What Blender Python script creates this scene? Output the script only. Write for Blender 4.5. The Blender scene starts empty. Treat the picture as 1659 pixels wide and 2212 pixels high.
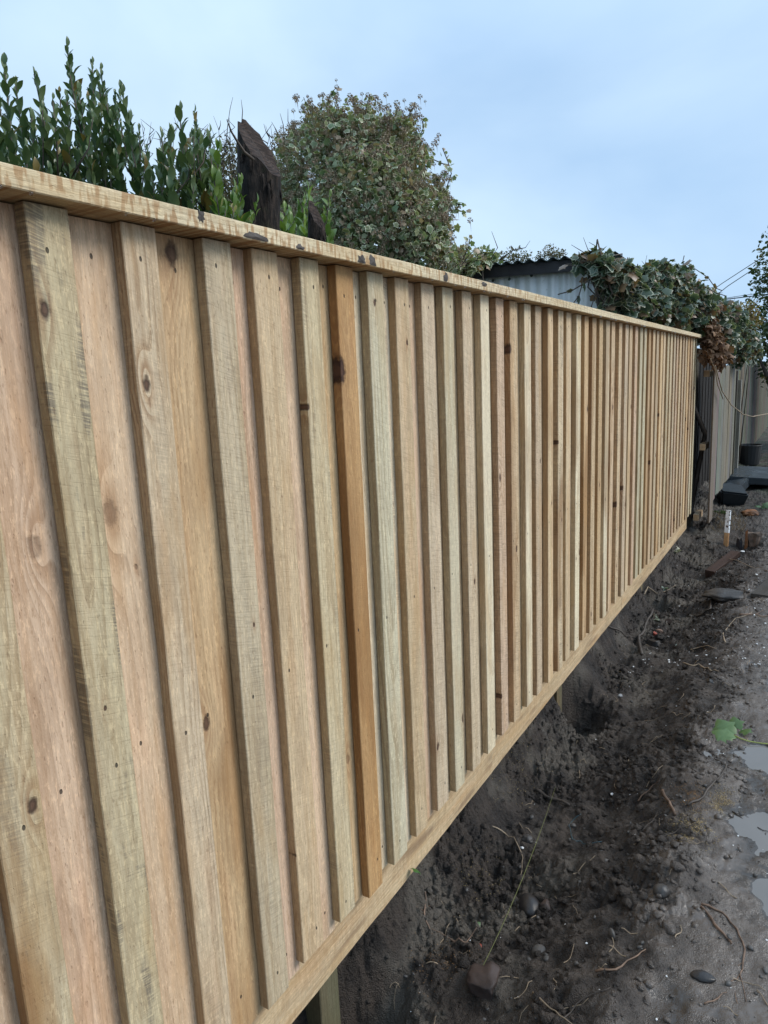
import bpy, math, random
import numpy as np
from mathutils import Matrix, Vector, Euler

R = math.radians
S = bpy.context.scene
COL = S.collection

# ------------------------------------------------------------------ camera
MX = np.array([[0.85397, -0.05737, -0.51715], [0.51847, 0.17753, 0.83646], [-0.04382, 0.98244, -0.18134]])
F_PX, PCX, PCY = 1512.5, 829.5, 1106.0
right, up, fwd = MX[:, 0], MX[:, 1], MX[:, 2]
cam_d = bpy.data.cameras.new('camera')
cam = bpy.data.objects.new('camera', cam_d)
COL.objects.link(cam)
m4 = Matrix.Identity(4)
for i in range(3):
    m4[i][0] = right[i]; m4[i][1] = up[i]; m4[i][2] = -fwd[i]
cam.matrix_world = m4
cam_d.sensor_fit = 'VERTICAL'
cam_d.sensor_height = 36.0
cam_d.lens = 36.0 * F_PX / 2212.0
cam_d.clip_start = 0.05
cam_d.clip_end = 2000
S.camera = cam

# ------------------------------------------------------------------ world, sun, exposure
SUN_EL, SUN_AZ = 38.0, 27.0      # azimuth measured from +X towards +Y
w = bpy.data.worlds.new('World'); S.world = w; w.use_nodes = True
nt = w.node_tree; nt.nodes.clear()
out = nt.nodes.new('ShaderNodeOutputWorld')
bgs = nt.nodes.new('ShaderNodeBackground'); bgc = nt.nodes.new('ShaderNodeBackground')
sky = nt.nodes.new('ShaderNodeTexSky'); sky.sky_type = 'NISHITA'; sky.sun_disc = False
sky.sun_elevation = R(SUN_EL); sky.sun_rotation = R(90 - SUN_AZ)
sky.air_density = 1.0; sky.dust_density = 2.0
bgs.inputs['Strength'].default_value = 0.08
nt.links.new(sky.outputs[0], bgs.inputs[0])
tc = nt.nodes.new('ShaderNodeTexCoord')
sep = nt.nodes.new('ShaderNodeSeparateXYZ'); nt.links.new(tc.outputs['Generated'], sep.inputs[0])
mp = nt.nodes.new('ShaderNodeMapping'); mp.inputs['Scale'].default_value = (1.0, 1.0, 1.9)
mp.inputs['Location'].default_value = (3.1, 1.7, 0.4)
nt.links.new(tc.outputs['Generated'], mp.inputs[0])
cn = nt.nodes.new('ShaderNodeTexNoise'); cn.inputs['Scale'].default_value = 1.9
cn.inputs['Detail'].default_value = 5; cn.inputs['Roughness'].default_value = 0.48; cn.inputs['Distortion'].default_value = 0.3
nt.links.new(mp.outputs[0], cn.inputs['Vector'])
cr = nt.nodes.new('ShaderNodeValToRGB')
e = cr.color_ramp.elements
e[0].position = 0.32; e[0].color = (0.315, 0.465, 0.66, 1)
e[1].position = 0.70; e[1].color = (0.51, 0.655, 0.79, 1)
nt.links.new(cn.outputs['Fac'], cr.inputs[0])
nt.links.new(cr.outputs[0], bgc.inputs[0])
zr = nt.nodes.new('ShaderNodeMapRange')
zr.inputs['From Min'].default_value = 0.35; zr.inputs['From Max'].default_value = 1.0
zr.inputs['To Min'].default_value = 1.0; zr.inputs['To Max'].default_value = 1.5
nt.links.new(sep.outputs[2], zr.inputs['Value']); nt.links.new(zr.outputs[0], bgc.inputs['Strength'])
mixw = nt.nodes.new('ShaderNodeMixShader'); mixw.inputs[0].default_value = 0.88
nt.links.new(bgs.outputs[0], mixw.inputs[1]); nt.links.new(bgc.outputs[0], mixw.inputs[2])
nt.links.new(mixw.outputs[0], out.inputs['Surface'])

sd = bpy.data.lights.new('sun', 'SUN'); sd.energy = 1.5; sd.angle = R(28); sd.color = (1.0, 0.95, 0.88)
sun = bpy.data.objects.new('sun', sd); COL.objects.link(sun)
dirv = Vector((math.cos(R(SUN_EL)) * math.cos(R(SUN_AZ)), math.cos(R(SUN_EL)) * math.sin(R(SUN_AZ)), math.sin(R(SUN_EL))))
sun.rotation_euler = dirv.to_track_quat('Z', 'Y').to_euler(); sun.location = (3, 3, 6)

S.view_settings.view_transform = 'Standard'
S.view_settings.look = 'None'
S.view_settings.exposure = 0.62
S.view_settings.gamma = 1.0
S.render.engine = 'CYCLES'

# ------------------------------------------------------------------ helpers
def ray(px, py): return MX @ np.array([px - PCX, PCY - py, F_PX])
def hit_x(px, py, X): r = ray(px, py); return r * (X / r[0])
def hit_y(px, py, Y): r = ray(px, py); return r * (Y / r[1])
def hit_z(px, py, Z): r = ray(px, py); return r * (Z / r[2])

rng = np.random.default_rng(7)
random.seed(5)

def mesh_from(name, V, F, mat=None, attrs=None, smooth=False):
    me = bpy.data.meshes.new(name)
    V = np.asarray(V, dtype=np.float32)
    if isinstance(F, np.ndarray):
        n, k = F.shape
        me.vertices.add(len(V)); me.vertices.foreach_set('co', V.ravel())
        me.loops.add(n * k); me.loops.foreach_set('vertex_index', F.astype(np.int32).ravel())
        me.polygons.add(n)
        me.polygons.foreach_set('loop_start', np.arange(0, n * k, k, dtype=np.int32))
        me.update(calc_edges=True)
        me.validate()
    else:
        me.from_pydata([tuple(map(float, v)) for v in V], [], F); me.update()
    if attrs:
        for an, arr in attrs.items():
            a = me.attributes.new(an, 'FLOAT', 'POINT'); a.data.foreach_set('value', np.asarray(arr, dtype=np.float32))
    if smooth: me.polygons.foreach_set('use_smooth', np.ones(len(me.polygons), dtype=bool))
    if mat: me.materials.append(mat)
    return me

def obj(name, me, parent=None, loc=(0, 0, 0), rot=(0, 0, 0), **props):
    o = bpy.data.objects.new(name, me); COL.objects.link(o)
    o.location = loc; o.rotation_euler = rot
    if parent: o.parent = parent
    for k, v in props.items(): o[k] = v
    return o

def thing(name, label, cat, loc=(0, 0, 0), group=None):
    o = bpy.data.objects.new(name, None); COL.objects.link(o); o.location = loc
    o.empty_display_size = 0.1
    o['label'] = label; o['category'] = cat
    group = group or GROUPS.get(name)
    if group: o['group'] = group
    return o

GROUPS = {'stone': 'stones lying in the dug soil', 'root': 'roots lying on the soil', 'twig': 'twigs lying on the soil', 'brick_fragment': 'brick fragments in the trench', 'plastic_scrap': 'white scraps on the soil', 'overhead_cable': 'overhead cables', 'old_fence_post': 'old posts beyond the new fence', 'stump_fragment': 'splinters in the hollow', 'fallen_leaf': 'fallen leaves on the soil', 'timber_offcut': 'timber offcuts on the soil',
          'laurel_shrub': 'laurel shrubs behind the fence', 'sawn_trunk': 'sawn trunks behind the fence', 'distant_bush': 'bush tops behind the shed', 'ivy': 'ivy masses beyond the fence'}
def tag(o, label, cat, group=None):
    group = group or GROUPS.get(o.name.split('.')[0])
    o['label'] = label; o['category'] = cat
    if group: o['group'] = group
    return o

class MB:
    def __init__(s): s.v = []; s.f = []; s.a = {}
    def add(s, V, F, **at):
        n = len(s.v); s.v += [tuple(map(float, p)) for p in V]; s.f += [tuple(i + n for i in q) for q in F]
        for k in at: s.a.setdefault(k, [])
        for k in s.a: s.a[k] += [at.get(k, 0.0)] * len(V)
    def box(s, a, b):
        x0, y0, z0 = a; x1, y1, z1 = b
        s.add([(x0, y0, z0), (x1, y0, z0), (x1, y1, z0), (x0, y1, z0), (x0, y0, z1), (x1, y0, z1), (x1, y1, z1), (x0, y1, z1)],
              [(0, 3, 2, 1), (4, 5, 6, 7), (0, 1, 5, 4), (1, 2, 6, 5), (2, 3, 7, 6), (3, 0, 4, 7)])
    def tube(s, pts, rad, n=6, cap=True, jit=0.0):
        pts = [np.array(p, float) for p in pts]; N = len(pts)
        if np.isscalar(rad): rad = [rad] * N
        V = []; ref = np.array([0.3, 0.2, 0.93])
        for i, p in enumerate(pts):
            d = pts[min(i + 1, N - 1)] - pts[max(i - 1, 0)]; d /= (np.linalg.norm(d) + 1e-9)
            u = np.cross(d, ref)
            if np.linalg.norm(u) < 0.1: u = np.cross(d, [1, 0, 0])
            u /= np.linalg.norm(u); v = np.cross(d, u)
            for k in range(n):
                t = 2 * math.pi * k / n; r = rad[i] * (1 + jit * random.uniform(-1, 1))
                V.append(p + (u * math.cos(t) + v * math.sin(t)) * r)
        Fc = []
        for i in range(N - 1):
            for k in range(n):
                a = i * n + k; b = i * n + (k + 1) % n
                Fc.append((a, b, b + n, a + n))
        if cap: Fc.append(tuple(range(n - 1, -1, -1))); Fc.append(tuple((N - 1) * n + k for k in range(n)))
        s.add(V, Fc)
    def mesh(s, name, mat, smooth=False): return mesh_from(name, s.v, s.f, mat, s.a or None, smooth)
    def obj(s, name, mat, parent=None, smooth=False, loc=(0, 0, 0), rot=(0, 0, 0), **kw):
        return obj(name, s.mesh(name, mat, smooth), parent, loc, rot, **kw)

# numpy noise
def _h(ix, iy, s):
    n = (ix * 374761393 + iy * 668265263 + s * 1442695041) & 0x7fffffff
    n = ((n ^ (n >> 13)) * 1274126177) & 0x7fffffff
    n = ((n ^ (n >> 16)) * 1103515245) & 0x7fffffff
    return ((n >> 8) & 0xffff) / 65535.0
def vnoise(x, y, s=0):
    ix = np.floor(x).astype(np.int64); iy = np.floor(y).astype(np.int64); fx = x - ix; fy = y - iy
    fx = fx * fx * (3 - 2 * fx); fy = fy * fy * (3 - 2 * fy)
    a = _h(ix, iy, s); b = _h(ix + 1, iy, s); c = _h(ix, iy + 1, s); d = _h(ix + 1, iy + 1, s)
    return (a * (1 - fx) + b * fx) * (1 - fy) + (c * (1 - fx) + d * fx) * fy - 0.5
def fbm(x, y, s=0, o=4, g=0.5):
    r = 0; a = 1; f = 1
    for i in range(o): r = r + a * vnoise(x * f + 17.3 * i, y * f - 9.1 * i, s + i); a *= g; f *= 2.03
    return r
def worley(x, y, s=0):
    ix = np.floor(x).astype(np.int64); iy = np.floor(y).astype(np.int64); d = np.full(np.shape(x), 9.0)
    for i in (-1, 0, 1):
        for j in (-1, 0, 1):
            cx = ix + i + _h(ix + i, iy + j, s); cy = iy + j + _h(ix + i, iy + j, s + 71)
            d = np.minimum(d, (cx - x) ** 2 + (cy - y) ** 2)
    return np.sqrt(d)
def sst(a, b, x): t = np.clip((x - a) / (b - a), 0, 1); return t * t * (3 - 2 * t)

# ------------------------------------------------------------------ node DSL
class NT:
    def __init__(s, name):
        s.m = bpy.data.materials.new(name); s.m.use_nodes = True; s.t = s.m.node_tree; s.t.nodes.clear()
        s.out = s.n('OutputMaterial'); s.b = s.n('BsdfPrincipled'); s.t.links.new(s.b.outputs[0], s.out.inputs[0])
    def n(s, t): return s.t.nodes.new('ShaderNode' + t)
    def set(s, sock, v):
        if v is None: return
        if isinstance(v, bpy.types.NodeSocket): s.t.links.new(v, sock)
        elif isinstance(v, tuple) and len(v) == 3 and sock.type == 'RGBA': sock.default_value = (*v, 1)
        else: sock.default_value = v
    def m_(s, op, a, b=None, c=None, clamp=False):
        n = s.n('Math'); n.operation = op; n.use_clamp = clamp; s.set(n.inputs[0], a); s.set(n.inputs[1], b); s.set(n.inputs[2], c); return n.outputs[0]
    def add(s, a, b): return s.m_('ADD', a, b)
    def sub(s, a, b): return s.m_('SUBTRACT', a, b)
    def mul(s, a, b): return s.m_('MULTIPLY', a, b)
    def v_(s, op, a, b=None, c=None):
        n = s.n('VectorMath'); n.operation = op; s.set(n.inputs[0], a); s.set(n.inputs[1], b); s.set(n.inputs[2], c); return n.outputs[0]
    def attr(s, name, kind='OBJECT', o='Fac'):
        n = s.n('Attribute'); n.attribute_type = kind; n.attribute_name = name; return n.outputs[o]
    def sep(s, v): n = s.n('SeparateXYZ'); s.set(n.inputs[0], v); return n.outputs
    def comb(s, x, y, z): n = s.n('CombineXYZ'); s.set(n.inputs[0], x); s.set(n.inputs[1], y); s.set(n.inputs[2], z); return n.outputs[0]
    def noise(s, v, scale=1.0, detail=3.0, rough=0.5, dist=0.0):
        n = s.n('TexNoise'); s.set(n.inputs['Vector'], v); n.inputs['Scale'].default_value = scale; n.inputs['Detail'].default_value = detail
        n.inputs['Roughness'].default_value = rough; n.inputs['Distortion'].default_value = dist; return n.outputs['Fac']
    def sm(s, a, b, x, lo=0.0, hi=1.0):
        n = s.n('MapRange'); n.interpolation_type = 'SMOOTHSTEP'; s.set(n.inputs['Value'], x); n.inputs['From Min'].default_value = a; n.inputs['From Max'].default_value = b
        n.inputs['To Min'].default_value = lo; n.inputs['To Max'].default_value = hi; return n.outputs[0]
    def mix(s, f, a, b, mode='MIX'):
        n = s.n('Mix'); n.data_type = 'RGBA'; n.blend_type = mode; n.clamp_factor = True
        s.set(n.inputs[0], f); s.set(n.inputs[6], a); s.set(n.inputs[7], b); return n.outputs[2]
    def bump(s, h, strength=0.5, dist=0.002):
        n = s.n('Bump'); s.set(n.inputs['Height'], h); n.inputs['Strength'].default_value = strength; n.inputs['Distance'].default_value = dist
        s.t.links.new(n.outputs[0], s.b.inputs['Normal'])
    def fin(s, col=None, rough=None, **kw):
        s.set(s.b.inputs['Base Color'], col); s.set(s.b.inputs['Roughness'], rough)
        for k, v in kw.items(): s.set(s.b.inputs[k.replace('_', ' ')], v)
        return s.m
    def objco(s): return s.n('TexCoord').outputs['Object']
    def world(s): return s.n('NewGeometry').outputs['Position']

def mat_timber(name, drips=False):
    t = NT(name); co = t.objco(); X, Y, Z = t.sep(co)[:3]
    seed = t.attr('seed')
    P = t.v_('ADD', co, t.comb(t.mul(seed, 3.1), t.mul(seed, 5.7), t.mul(seed, 9.3)))
    base = t.n('ObjectInfo').outputs['Color']
    wob = t.sub(t.noise(t.v_('MULTIPLY', P, (6, 6, 1.6)), 1, 3), 0.5)
    wob2 = t.sub(t.noise(t.v_('MULTIPLY', P, (5, 5, 1.1)), 1.3, 2), 0.5)
    halos = None; cores = None; defl = None; kdmin = None
    for kn in ('knot_a', 'knot_b'):
        kv = t.n('Attribute'); kv.attribute_type = 'OBJECT'; kv.attribute_name = kn
        kx, kz, ks = t.sep(kv.outputs['Vector'])[:3]
        ksz = t.m_('MAXIMUM', ks, 0.0005)
        nn = t.mul(t.sub(t.noise(P, 75, 3), 0.5), 0.8)
        dy = t.m_('DIVIDE', t.sub(Y, kx), ksz); dz = t.m_('DIVIDE', t.sub(Z, kz), t.mul(ksz, 1.7))
        d = t.add(t.m_('SQRT', t.add(t.mul(dy, dy), t.mul(dz, dz))), nn)
        dl = t.m_('SQRT', t.add(t.mul(dy, dy), t.mul(t.mul(dz, dz), 0.25)))
        halo = t.m_('EXPONENT', t.mul(t.mul(dl, dl), -0.35)); core = t.sm(1.05, 0.45, d)
        kdmin = d if kdmin is None else t.m_('MINIMUM', kdmin, d)
        df = t.mul(halo, t.mul(ksz, 1.6))
        halos = halo if halos is None else t.m_('MAXIMUM', halos, halo)
        cores = core if cores is None else t.m_('MAXIMUM', cores, core)
        defl = df if defl is None else t.add(defl, df)
    a = t.add(t.sub(Y, t.attr('cy')), t.mul(wob, 0.035))
    b = t.add(t.add(X, t.attr('cx')), t.add(t.mul(Z, t.attr('slope')), t.mul(wob2, 0.05)))
    r = t.add(t.m_('SQRT', t.add(t.mul(a, a), t.mul(b, b))), defl)
    ph = t.m_('FRACT', t.mul(r, t.attr('ringf')))
    late = t.mul(t.sm(0.35, 0.9, ph), t.sm(1.0, 0.93, ph))
    late = t.mul(late, t.sm(0.25, 0.7, t.noise(t.v_('MULTIPLY', P, (9, 9, 2)), 1, 2)))
    fib = t.noise(t.v_('MULTIPLY', P, (420, 420, 9)), 1, 3, 0.6)
    fib2 = t.noise(t.v_('MULTIPLY', P, (90, 90, 2.5)), 1, 2)
    saw = t.noise(t.comb(t.mul(X, 9), t.add(t.mul(Y, 16), seed), t.add(t.mul(Z, 260), t.mul(Y, 70))), 1, 2, 0.6)
    sawm = t.sm(0.50, 0.66, saw)
    big = t.noise(t.v_('MULTIPLY', P, (9, 9, 1.3)), 1, 3)
    big2 = t.noise(t.v_('MULTIPLY', P, (14, 14, 2.2)), 1.2, 3)
    col = t.mix(t.mul(t.sm(0.38, 0.66, big), 0.45), base, t.mix(1.0, base, (0.84, 0.83, 0.76), 'MULTIPLY'))
    col = t.mix(t.mul(t.sm(0.5, 0.75, big2), 0.4), col, t.mix(1.0, base, (1.12, 0.92, 0.82), 'MULTIPLY'))
    col = t.mix(t.mul(late, t.attr('rings')), col, t.mix(1.0, base, (0.42, 0.33, 0.26), 'MULTIPLY'))
    col = t.mix(t.mul(t.sm(0.45, 0.70, fib), 0.36), col, t.mix(1.0, base, (0.55, 0.46, 0.38), 'MULTIPLY'))
    col = t.mix(t.mul(t.sm(0.5, 0.7, fib2), 0.22), col, t.mix(1.0, base, (0.62, 0.52, 0.42), 'MULTIPLY'))
    fuzz = t.noise(t.v_('MULTIPLY', P, (170, 170, 42)), 1, 3, 0.7)
    streak = t.noise(t.v_('MULTIPLY', P, (38, 38, 1.6)), 1, 4, 0.65)
    col = t.mix(t.mul(t.sm(0.50, 0.64, streak), 0.42), col, t.mix(1.0, base, (0.66, 0.55, 0.44), 'MULTIPLY'))
    col = t.mix(t.mul(t.sm(0.46, 0.34, streak), 0.35), col, t.mix(1.0, base, (1.16, 1.15, 1.12), 'MULTIPLY'))
    col = t.mix(t.mul(t.sm(0.54, 0.64, fuzz), 0.50), col, t.mix(1.0, base, (1.35, 1.30, 1.20), 'MULTIPLY'))
    col = t.mix(t.mul(t.sm(0.43, 0.34, fuzz), 0.42), col, t.mix(1.0, base, (0.52, 0.44, 0.36), 'MULTIPLY'))
    col = t.mix(t.mul(sawm, t.attr('saw')), col, t.mix(1.0, base, (0.45, 0.40, 0.36), 'MULTIPLY'))
    pits = t.sm(0.66, 0.74, t.noise(t.v_('MULTIPLY', P, (220, 220, 55)), 1, 2))
    col = t.mix(t.mul(pits, 0.45), col, t.mix(1.0, base, (0.45, 0.33, 0.28), 'MULTIPLY'))
    st = t.mul(t.sm(0.46, 0.62, t.noise(t.v_('MULTIPLY', P, (7, 7, 1.4)), 1, 3)), t.attr('stain'))
    col = t.mix(st, col, (0.27, 0.135, 0.05))
    mo = t.mul(t.mul(t.sm(0.52, 0.60, t.noise(t.v_('MULTIPLY', P, (28, 28, 5)), 1, 3)), t.sm(0.35, 0.55, saw)), t.attr('mould'))
    col = t.mix(mo, col, (0.12, 0.105, 0.09))
    warm = t.mul(t.sm(0.50, 0.68, t.noise(t.v_('MULTIPLY', P, (11, 11, 1.9)), 1.3, 4)), 0.45)
    col = t.mix(warm, col, t.mix(1.0, base, (0.80, 0.64, 0.47), 'MULTIPLY'))
    damp = t.mul(t.sm(0.56, 0.62, t.noise(t.v_('MULTIPLY', P, (16, 16, 4)), 1, 4)), 0.30)
    col = t.mix(damp, col, t.mix(1.0, base, (0.62, 0.58, 0.55), 'MULTIPLY'))
    gs = t.mul(t.sm(0.4, 0.6, t.noise(t.v_('MULTIPLY', P, (5, 5, 1.5)), 1, 4)), t.attr('algae'))
    col = t.mix(gs, col, (0.10, 0.115, 0.06))
    # end grain / edge wear: a little dirt near the foot of the board
    col = t.mix(t.mul(halos, t.mul(t.sm(0.1, 0.6, ph), 0.45)), col, (0.30, 0.15, 0.07))
    col = t.mix(t.mul(t.mul(cores, 0.92), t.attr('kc')), col, t.mix(t.sm(0.10, 0.60, kdmin), (0.11, 0.055, 0.035), (0.04, 0.018, 0.012)))
    # nail holes
    nm = None
    for zc, yo in ((-0.062, 0.006), (-0.98, -0.01), (-1.735, 0.004)):
        yy = t.sub(Y, t.add(yo, t.mul(t.m_('SINE', t.mul(seed, 37.0 + zc * 10)), 0.014)))
        zz = t.mul(t.sub(Z, t.add(zc, t.mul(t.m_('SINE', t.mul(seed, 91.0 + zc * 7)), 0.012))), 0.6)
        dd = t.m_('SQRT', t.add(t.mul(yy, yy), t.mul(zz, zz)))
        q = t.sm(0.0034, 0.0020, dd)
        nm = q if nm is None else t.m_('MAXIMUM', nm, q)
    nm = t.mul(nm, t.attr('nails'))
    col = t.mix(t.mul(nm, 0.85), col, (0.035, 0.03, 0.025))
    if drips:
        dn = t.noise(t.comb(0.0, t.mul(Y, 14), t.add(t.mul(Z, 75), seed)), 1, 2)
        dm = t.mul(t.sm(0.47, 0.58, dn), t.sm(0.22, 0.50, t.noise(t.v_('MULTIPLY', P, (1, 30, 5)), 1, 2)))
        col = t.mix(t.mul(dm, t.attr('drip')), col, (0.40, 0.235, 0.11))
        ln = t.m_('ABSOLUTE', t.sub(t.m_('FRACT', t.add(t.mul(Z, 21), t.mul(wob, 0.8))), 0.5))
        lm = t.mul(t.sm(0.055, 0.02, ln), t.sm(0.3, 0.6, t.noise(P, 25, 2)))
        col = t.mix(t.mul(lm, t.attr('wire')), col, (0.14, 0.09, 0.06))
        dirt = t.sm(0.50, 0.70, t.noise(t.v_('MULTIPLY', P, (8, 20, 3)), 1, 4))
        col = t.mix(t.mul(dirt, t.attr('dirt')), col, (0.20, 0.12, 0.07))
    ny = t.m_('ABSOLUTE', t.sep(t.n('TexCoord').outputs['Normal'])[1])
    col = t.mix(t.mul(t.sm(0.6, 0.9, ny), 0.85), col, t.mix(1.0, col, (0.68, 0.585, 0.475), 'MULTIPLY'))   # sawn edges browner than faces, with side shade also put into the colour
    t.set(t.b.inputs['Specular IOR Level'], 0.3)
    h = t.add(t.add(t.mul(fib, 0.5), t.mul(late, -0.35)), t.add(t.mul(t.mul(sawm, t.attr('saw')), -0.7), t.add(t.mul(cores, -1.2), t.mul(pits, -0.5))))
    h = t.add(t.add(h, t.mul(nm, -3.0)), t.mul(fuzz, 0.8))
    t.bump(h, 0.75, 0.0022)
    return t.fin(col, t.sm(0.3, 0.7, big2, 0.88, 0.62))

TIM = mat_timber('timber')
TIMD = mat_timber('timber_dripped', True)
TDEF = dict(seed=1.0, cy=0.0, cx=0.03, slope=0.03, ringf=130.0, rings=0.5, saw=0.3, stain=0.0, mould=0.0, algae=0.0, nails=0.0,
            drip=0.0, wire=0.0, kc=1.0, dirt=0.0, knot_a=(0, 99, .001), knot_b=(0, 99, .001))
def timber(o, color, **kw):
    d = dict(TDEF); d.update(kw)
    for k, v in d.items(): o[k] = [float(q) for q in v] if isinstance(v, tuple) else float(v)
    o.color = (*color, 1.0)
    return o

def mat_plain(name, col, rough=0.6, var=0.35, scale=30.0, bump=0.5, dist=0.003, col2=None, spec=0.5, metal=0.0):
    t = NT(name); co = t.objco(); n1 = t.noise(co, scale, 4, 0.6); n2 = t.noise(co, scale * 0.22, 3)
    c2 = col2 or tuple(c * (1 - var) for c in col)
    c = t.mix(t.sm(0.35, 0.65, n2), col, c2); c = t.mix(t.mul(t.sm(0.45, 0.7, n1), var), c, tuple(x * 0.5 for x in col))
    t.bump(n1, bump, dist)
    return t.fin(c, t.sm(0.3, 0.7, n2, rough - 0.1, min(1, rough + 0.1)), Specular_IOR_Level=spec, Metallic=metal)

def mat_leaf(name, a, b, margin=None, dry=None, rough=0.38, dryamt=0.1, transl=0.25):
    t = NT(name)
    rn = t.m_('FRACT', t.add(t.attr('rnd', 'GEOMETRY'), t.n('ObjectInfo').outputs['Random']))
    col = t.mix(rn, a, b)
    n = t.noise(t.world(), 3.0, 2)
    col = t.mix(t.mul(t.sm(0.4, 0.65, n), 0.35), col, tuple(x * 0.6 for x in a))
    if margin:
        ed = t.attr('edge', 'GEOMETRY')
        f = t.sm(0.35, 0.75, t.add(ed, t.mul(t.sub(t.noise(t.world(), 55, 2), 0.5), 0.9)))
        on = t.sm(0.15, 0.45, t.m_('FRACT', t.mul(rn, 5.31)))
        col = t.mix(t.mul(f, t.mul(on, 0.9)), col, margin)
    if dry:
        dm = t.sm(1 - dryamt - 0.02, 1 - dryamt + 0.02, t.m_('FRACT', t.mul(rn, 7.77)))
        col = t.mix(dm, col, dry)
    bs = t.n('BsdfTranslucent'); t.set(bs.inputs[0], t.mix(1.0, col, (1.1, 1.2, 0.6), 'MULTIPLY'))
    mx = t.n('MixShader'); mx.inputs[0].default_value = transl
    t.t.links.new(t.b.outputs[0], mx.inputs[1]); t.t.links.new(bs.outputs[0], mx.inputs[2]); t.t.links.new(mx.outputs[0], t.out.inputs[0])
    return t.fin(col, rough, Specular_IOR_Level=0.5)

# ------------------------------------------------------------------ ground
POST_Y = [1.46, 3.76, 6.02, 6.83, 7.93]
PUD = [((-0.13, 3.30), (0.13, 0.26)), ((-0.105, 2.80), (0.10, 0.13)), ((0.02, 2.38), (0.10, 0.16)), ((-0.06, 4.35), (0.07, 0.30))]
WATER_Z = -1.7605
def gz(x, y, fine=True):
    x = np.asarray(x, float); y = np.asarray(y, float)
    wx = x + 0.10 * fbm(x * 2.2, y * 2.2, 3, 3); 
    fade = 1 - 0.85 * sst(6.5, 8.2, y)
    z = -1.748 - 0.20 * sst(-0.30, -0.88, wx) * fade
    z = z + 0.012 * fbm(x * 3, y * 3, 11, 3)
    bank = sst(-1.00, -1.34, wx) * (0.36 * fade + 0.10)
    z = z + bank + 0.22 * sst(-1.25, -1.7, x)
    for py in POST_Y[:3]:
        z = z - 0.34 * np.exp(-(((x + 1.10) / 0.15) ** 2 + ((y - py - 0.02) / 0.17) ** 2) ** 1.5)
    z = z - 0.40 * np.exp(-(((x + 1.15) / 0.14) ** 2 + ((y - 1.30) / 0.15) ** 2) ** 1.5)
    z = z + 0.05 * np.exp(-(((x + 1.05) / 0.10) ** 2 + ((y - 3.15) / 0.18) ** 2))
    z = z + 0.13 * np.exp(-(((x + 0.80) / 0.22) ** 2 + ((y - 8.45) / 0.35) ** 2))
    z = z - 0.10 * np.exp(-(((x + 0.52) / 0.16) ** 2 + ((y - 7.85) / 0.22) ** 2))
    # muddy hump and its shoulder by the path
    z = z + 0.055 * np.exp(-(((x + 0.335) / 0.10) ** 2 + ((y - 2.42) / 0.13) ** 2) ** 1.6)
    rough = sst(-0.12, -0.50, wx) * (1 - 0.3 * sst(7, 10, y)) + 0.10
    lump = 0.045 * fbm(x * 4.5, y * 4.5, 21, 3) + 0.030 * fbm(x * 13, y * 13, 31, 3)
    z = z + rough * lump
    if fine:
        m = sst(-0.15, 0.15, fbm(x * 3, y * 3, 55, 2) + 0.1)
        m2 = (0.35 + 0.65 * m) * (rough + 0.9 * sst(-.82, -1.0, x))
        wxx = x + .02 * vnoise(x * 40, y * 40, 91); wyy = y + .02 * vnoise(x * 40, y * 40, 92)
        z = z + m2 * (0.026 * (0.45 - worley(wxx * 24, wyy * 24, 5)) + 0.015 * (0.45 - worley(wxx * 55 + 3, wyy * 55, 6)) + 0.008 * (0.45 - worley(x * 105, y * 105, 7)))
        z = z + m2 * 0.012 * fbm(x * 60, y * 60, 77, 3) + 0.006 * fbm(x * 30, y * 30, 78, 4) + 0.010 * (1 - rough) * fbm(x * 9, y * 7, 79, 3)
    for (cx, cy), (rx, ry) in PUD:
        g = np.exp(-((((x - cx) / rx) ** 2 + ((y - cy) / ry) ** 2)) ** 1.2)
        z = z + g * (-0.024 + 0.022 * fbm(x * 14, y * 9, 61, 4))
    top = -1.70 + 0.6 * sst(-1.2, -1.5, x)
    z = np.where((x < -.99) & (y < 8.1), np.minimum(z, top), z)
    return z

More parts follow.
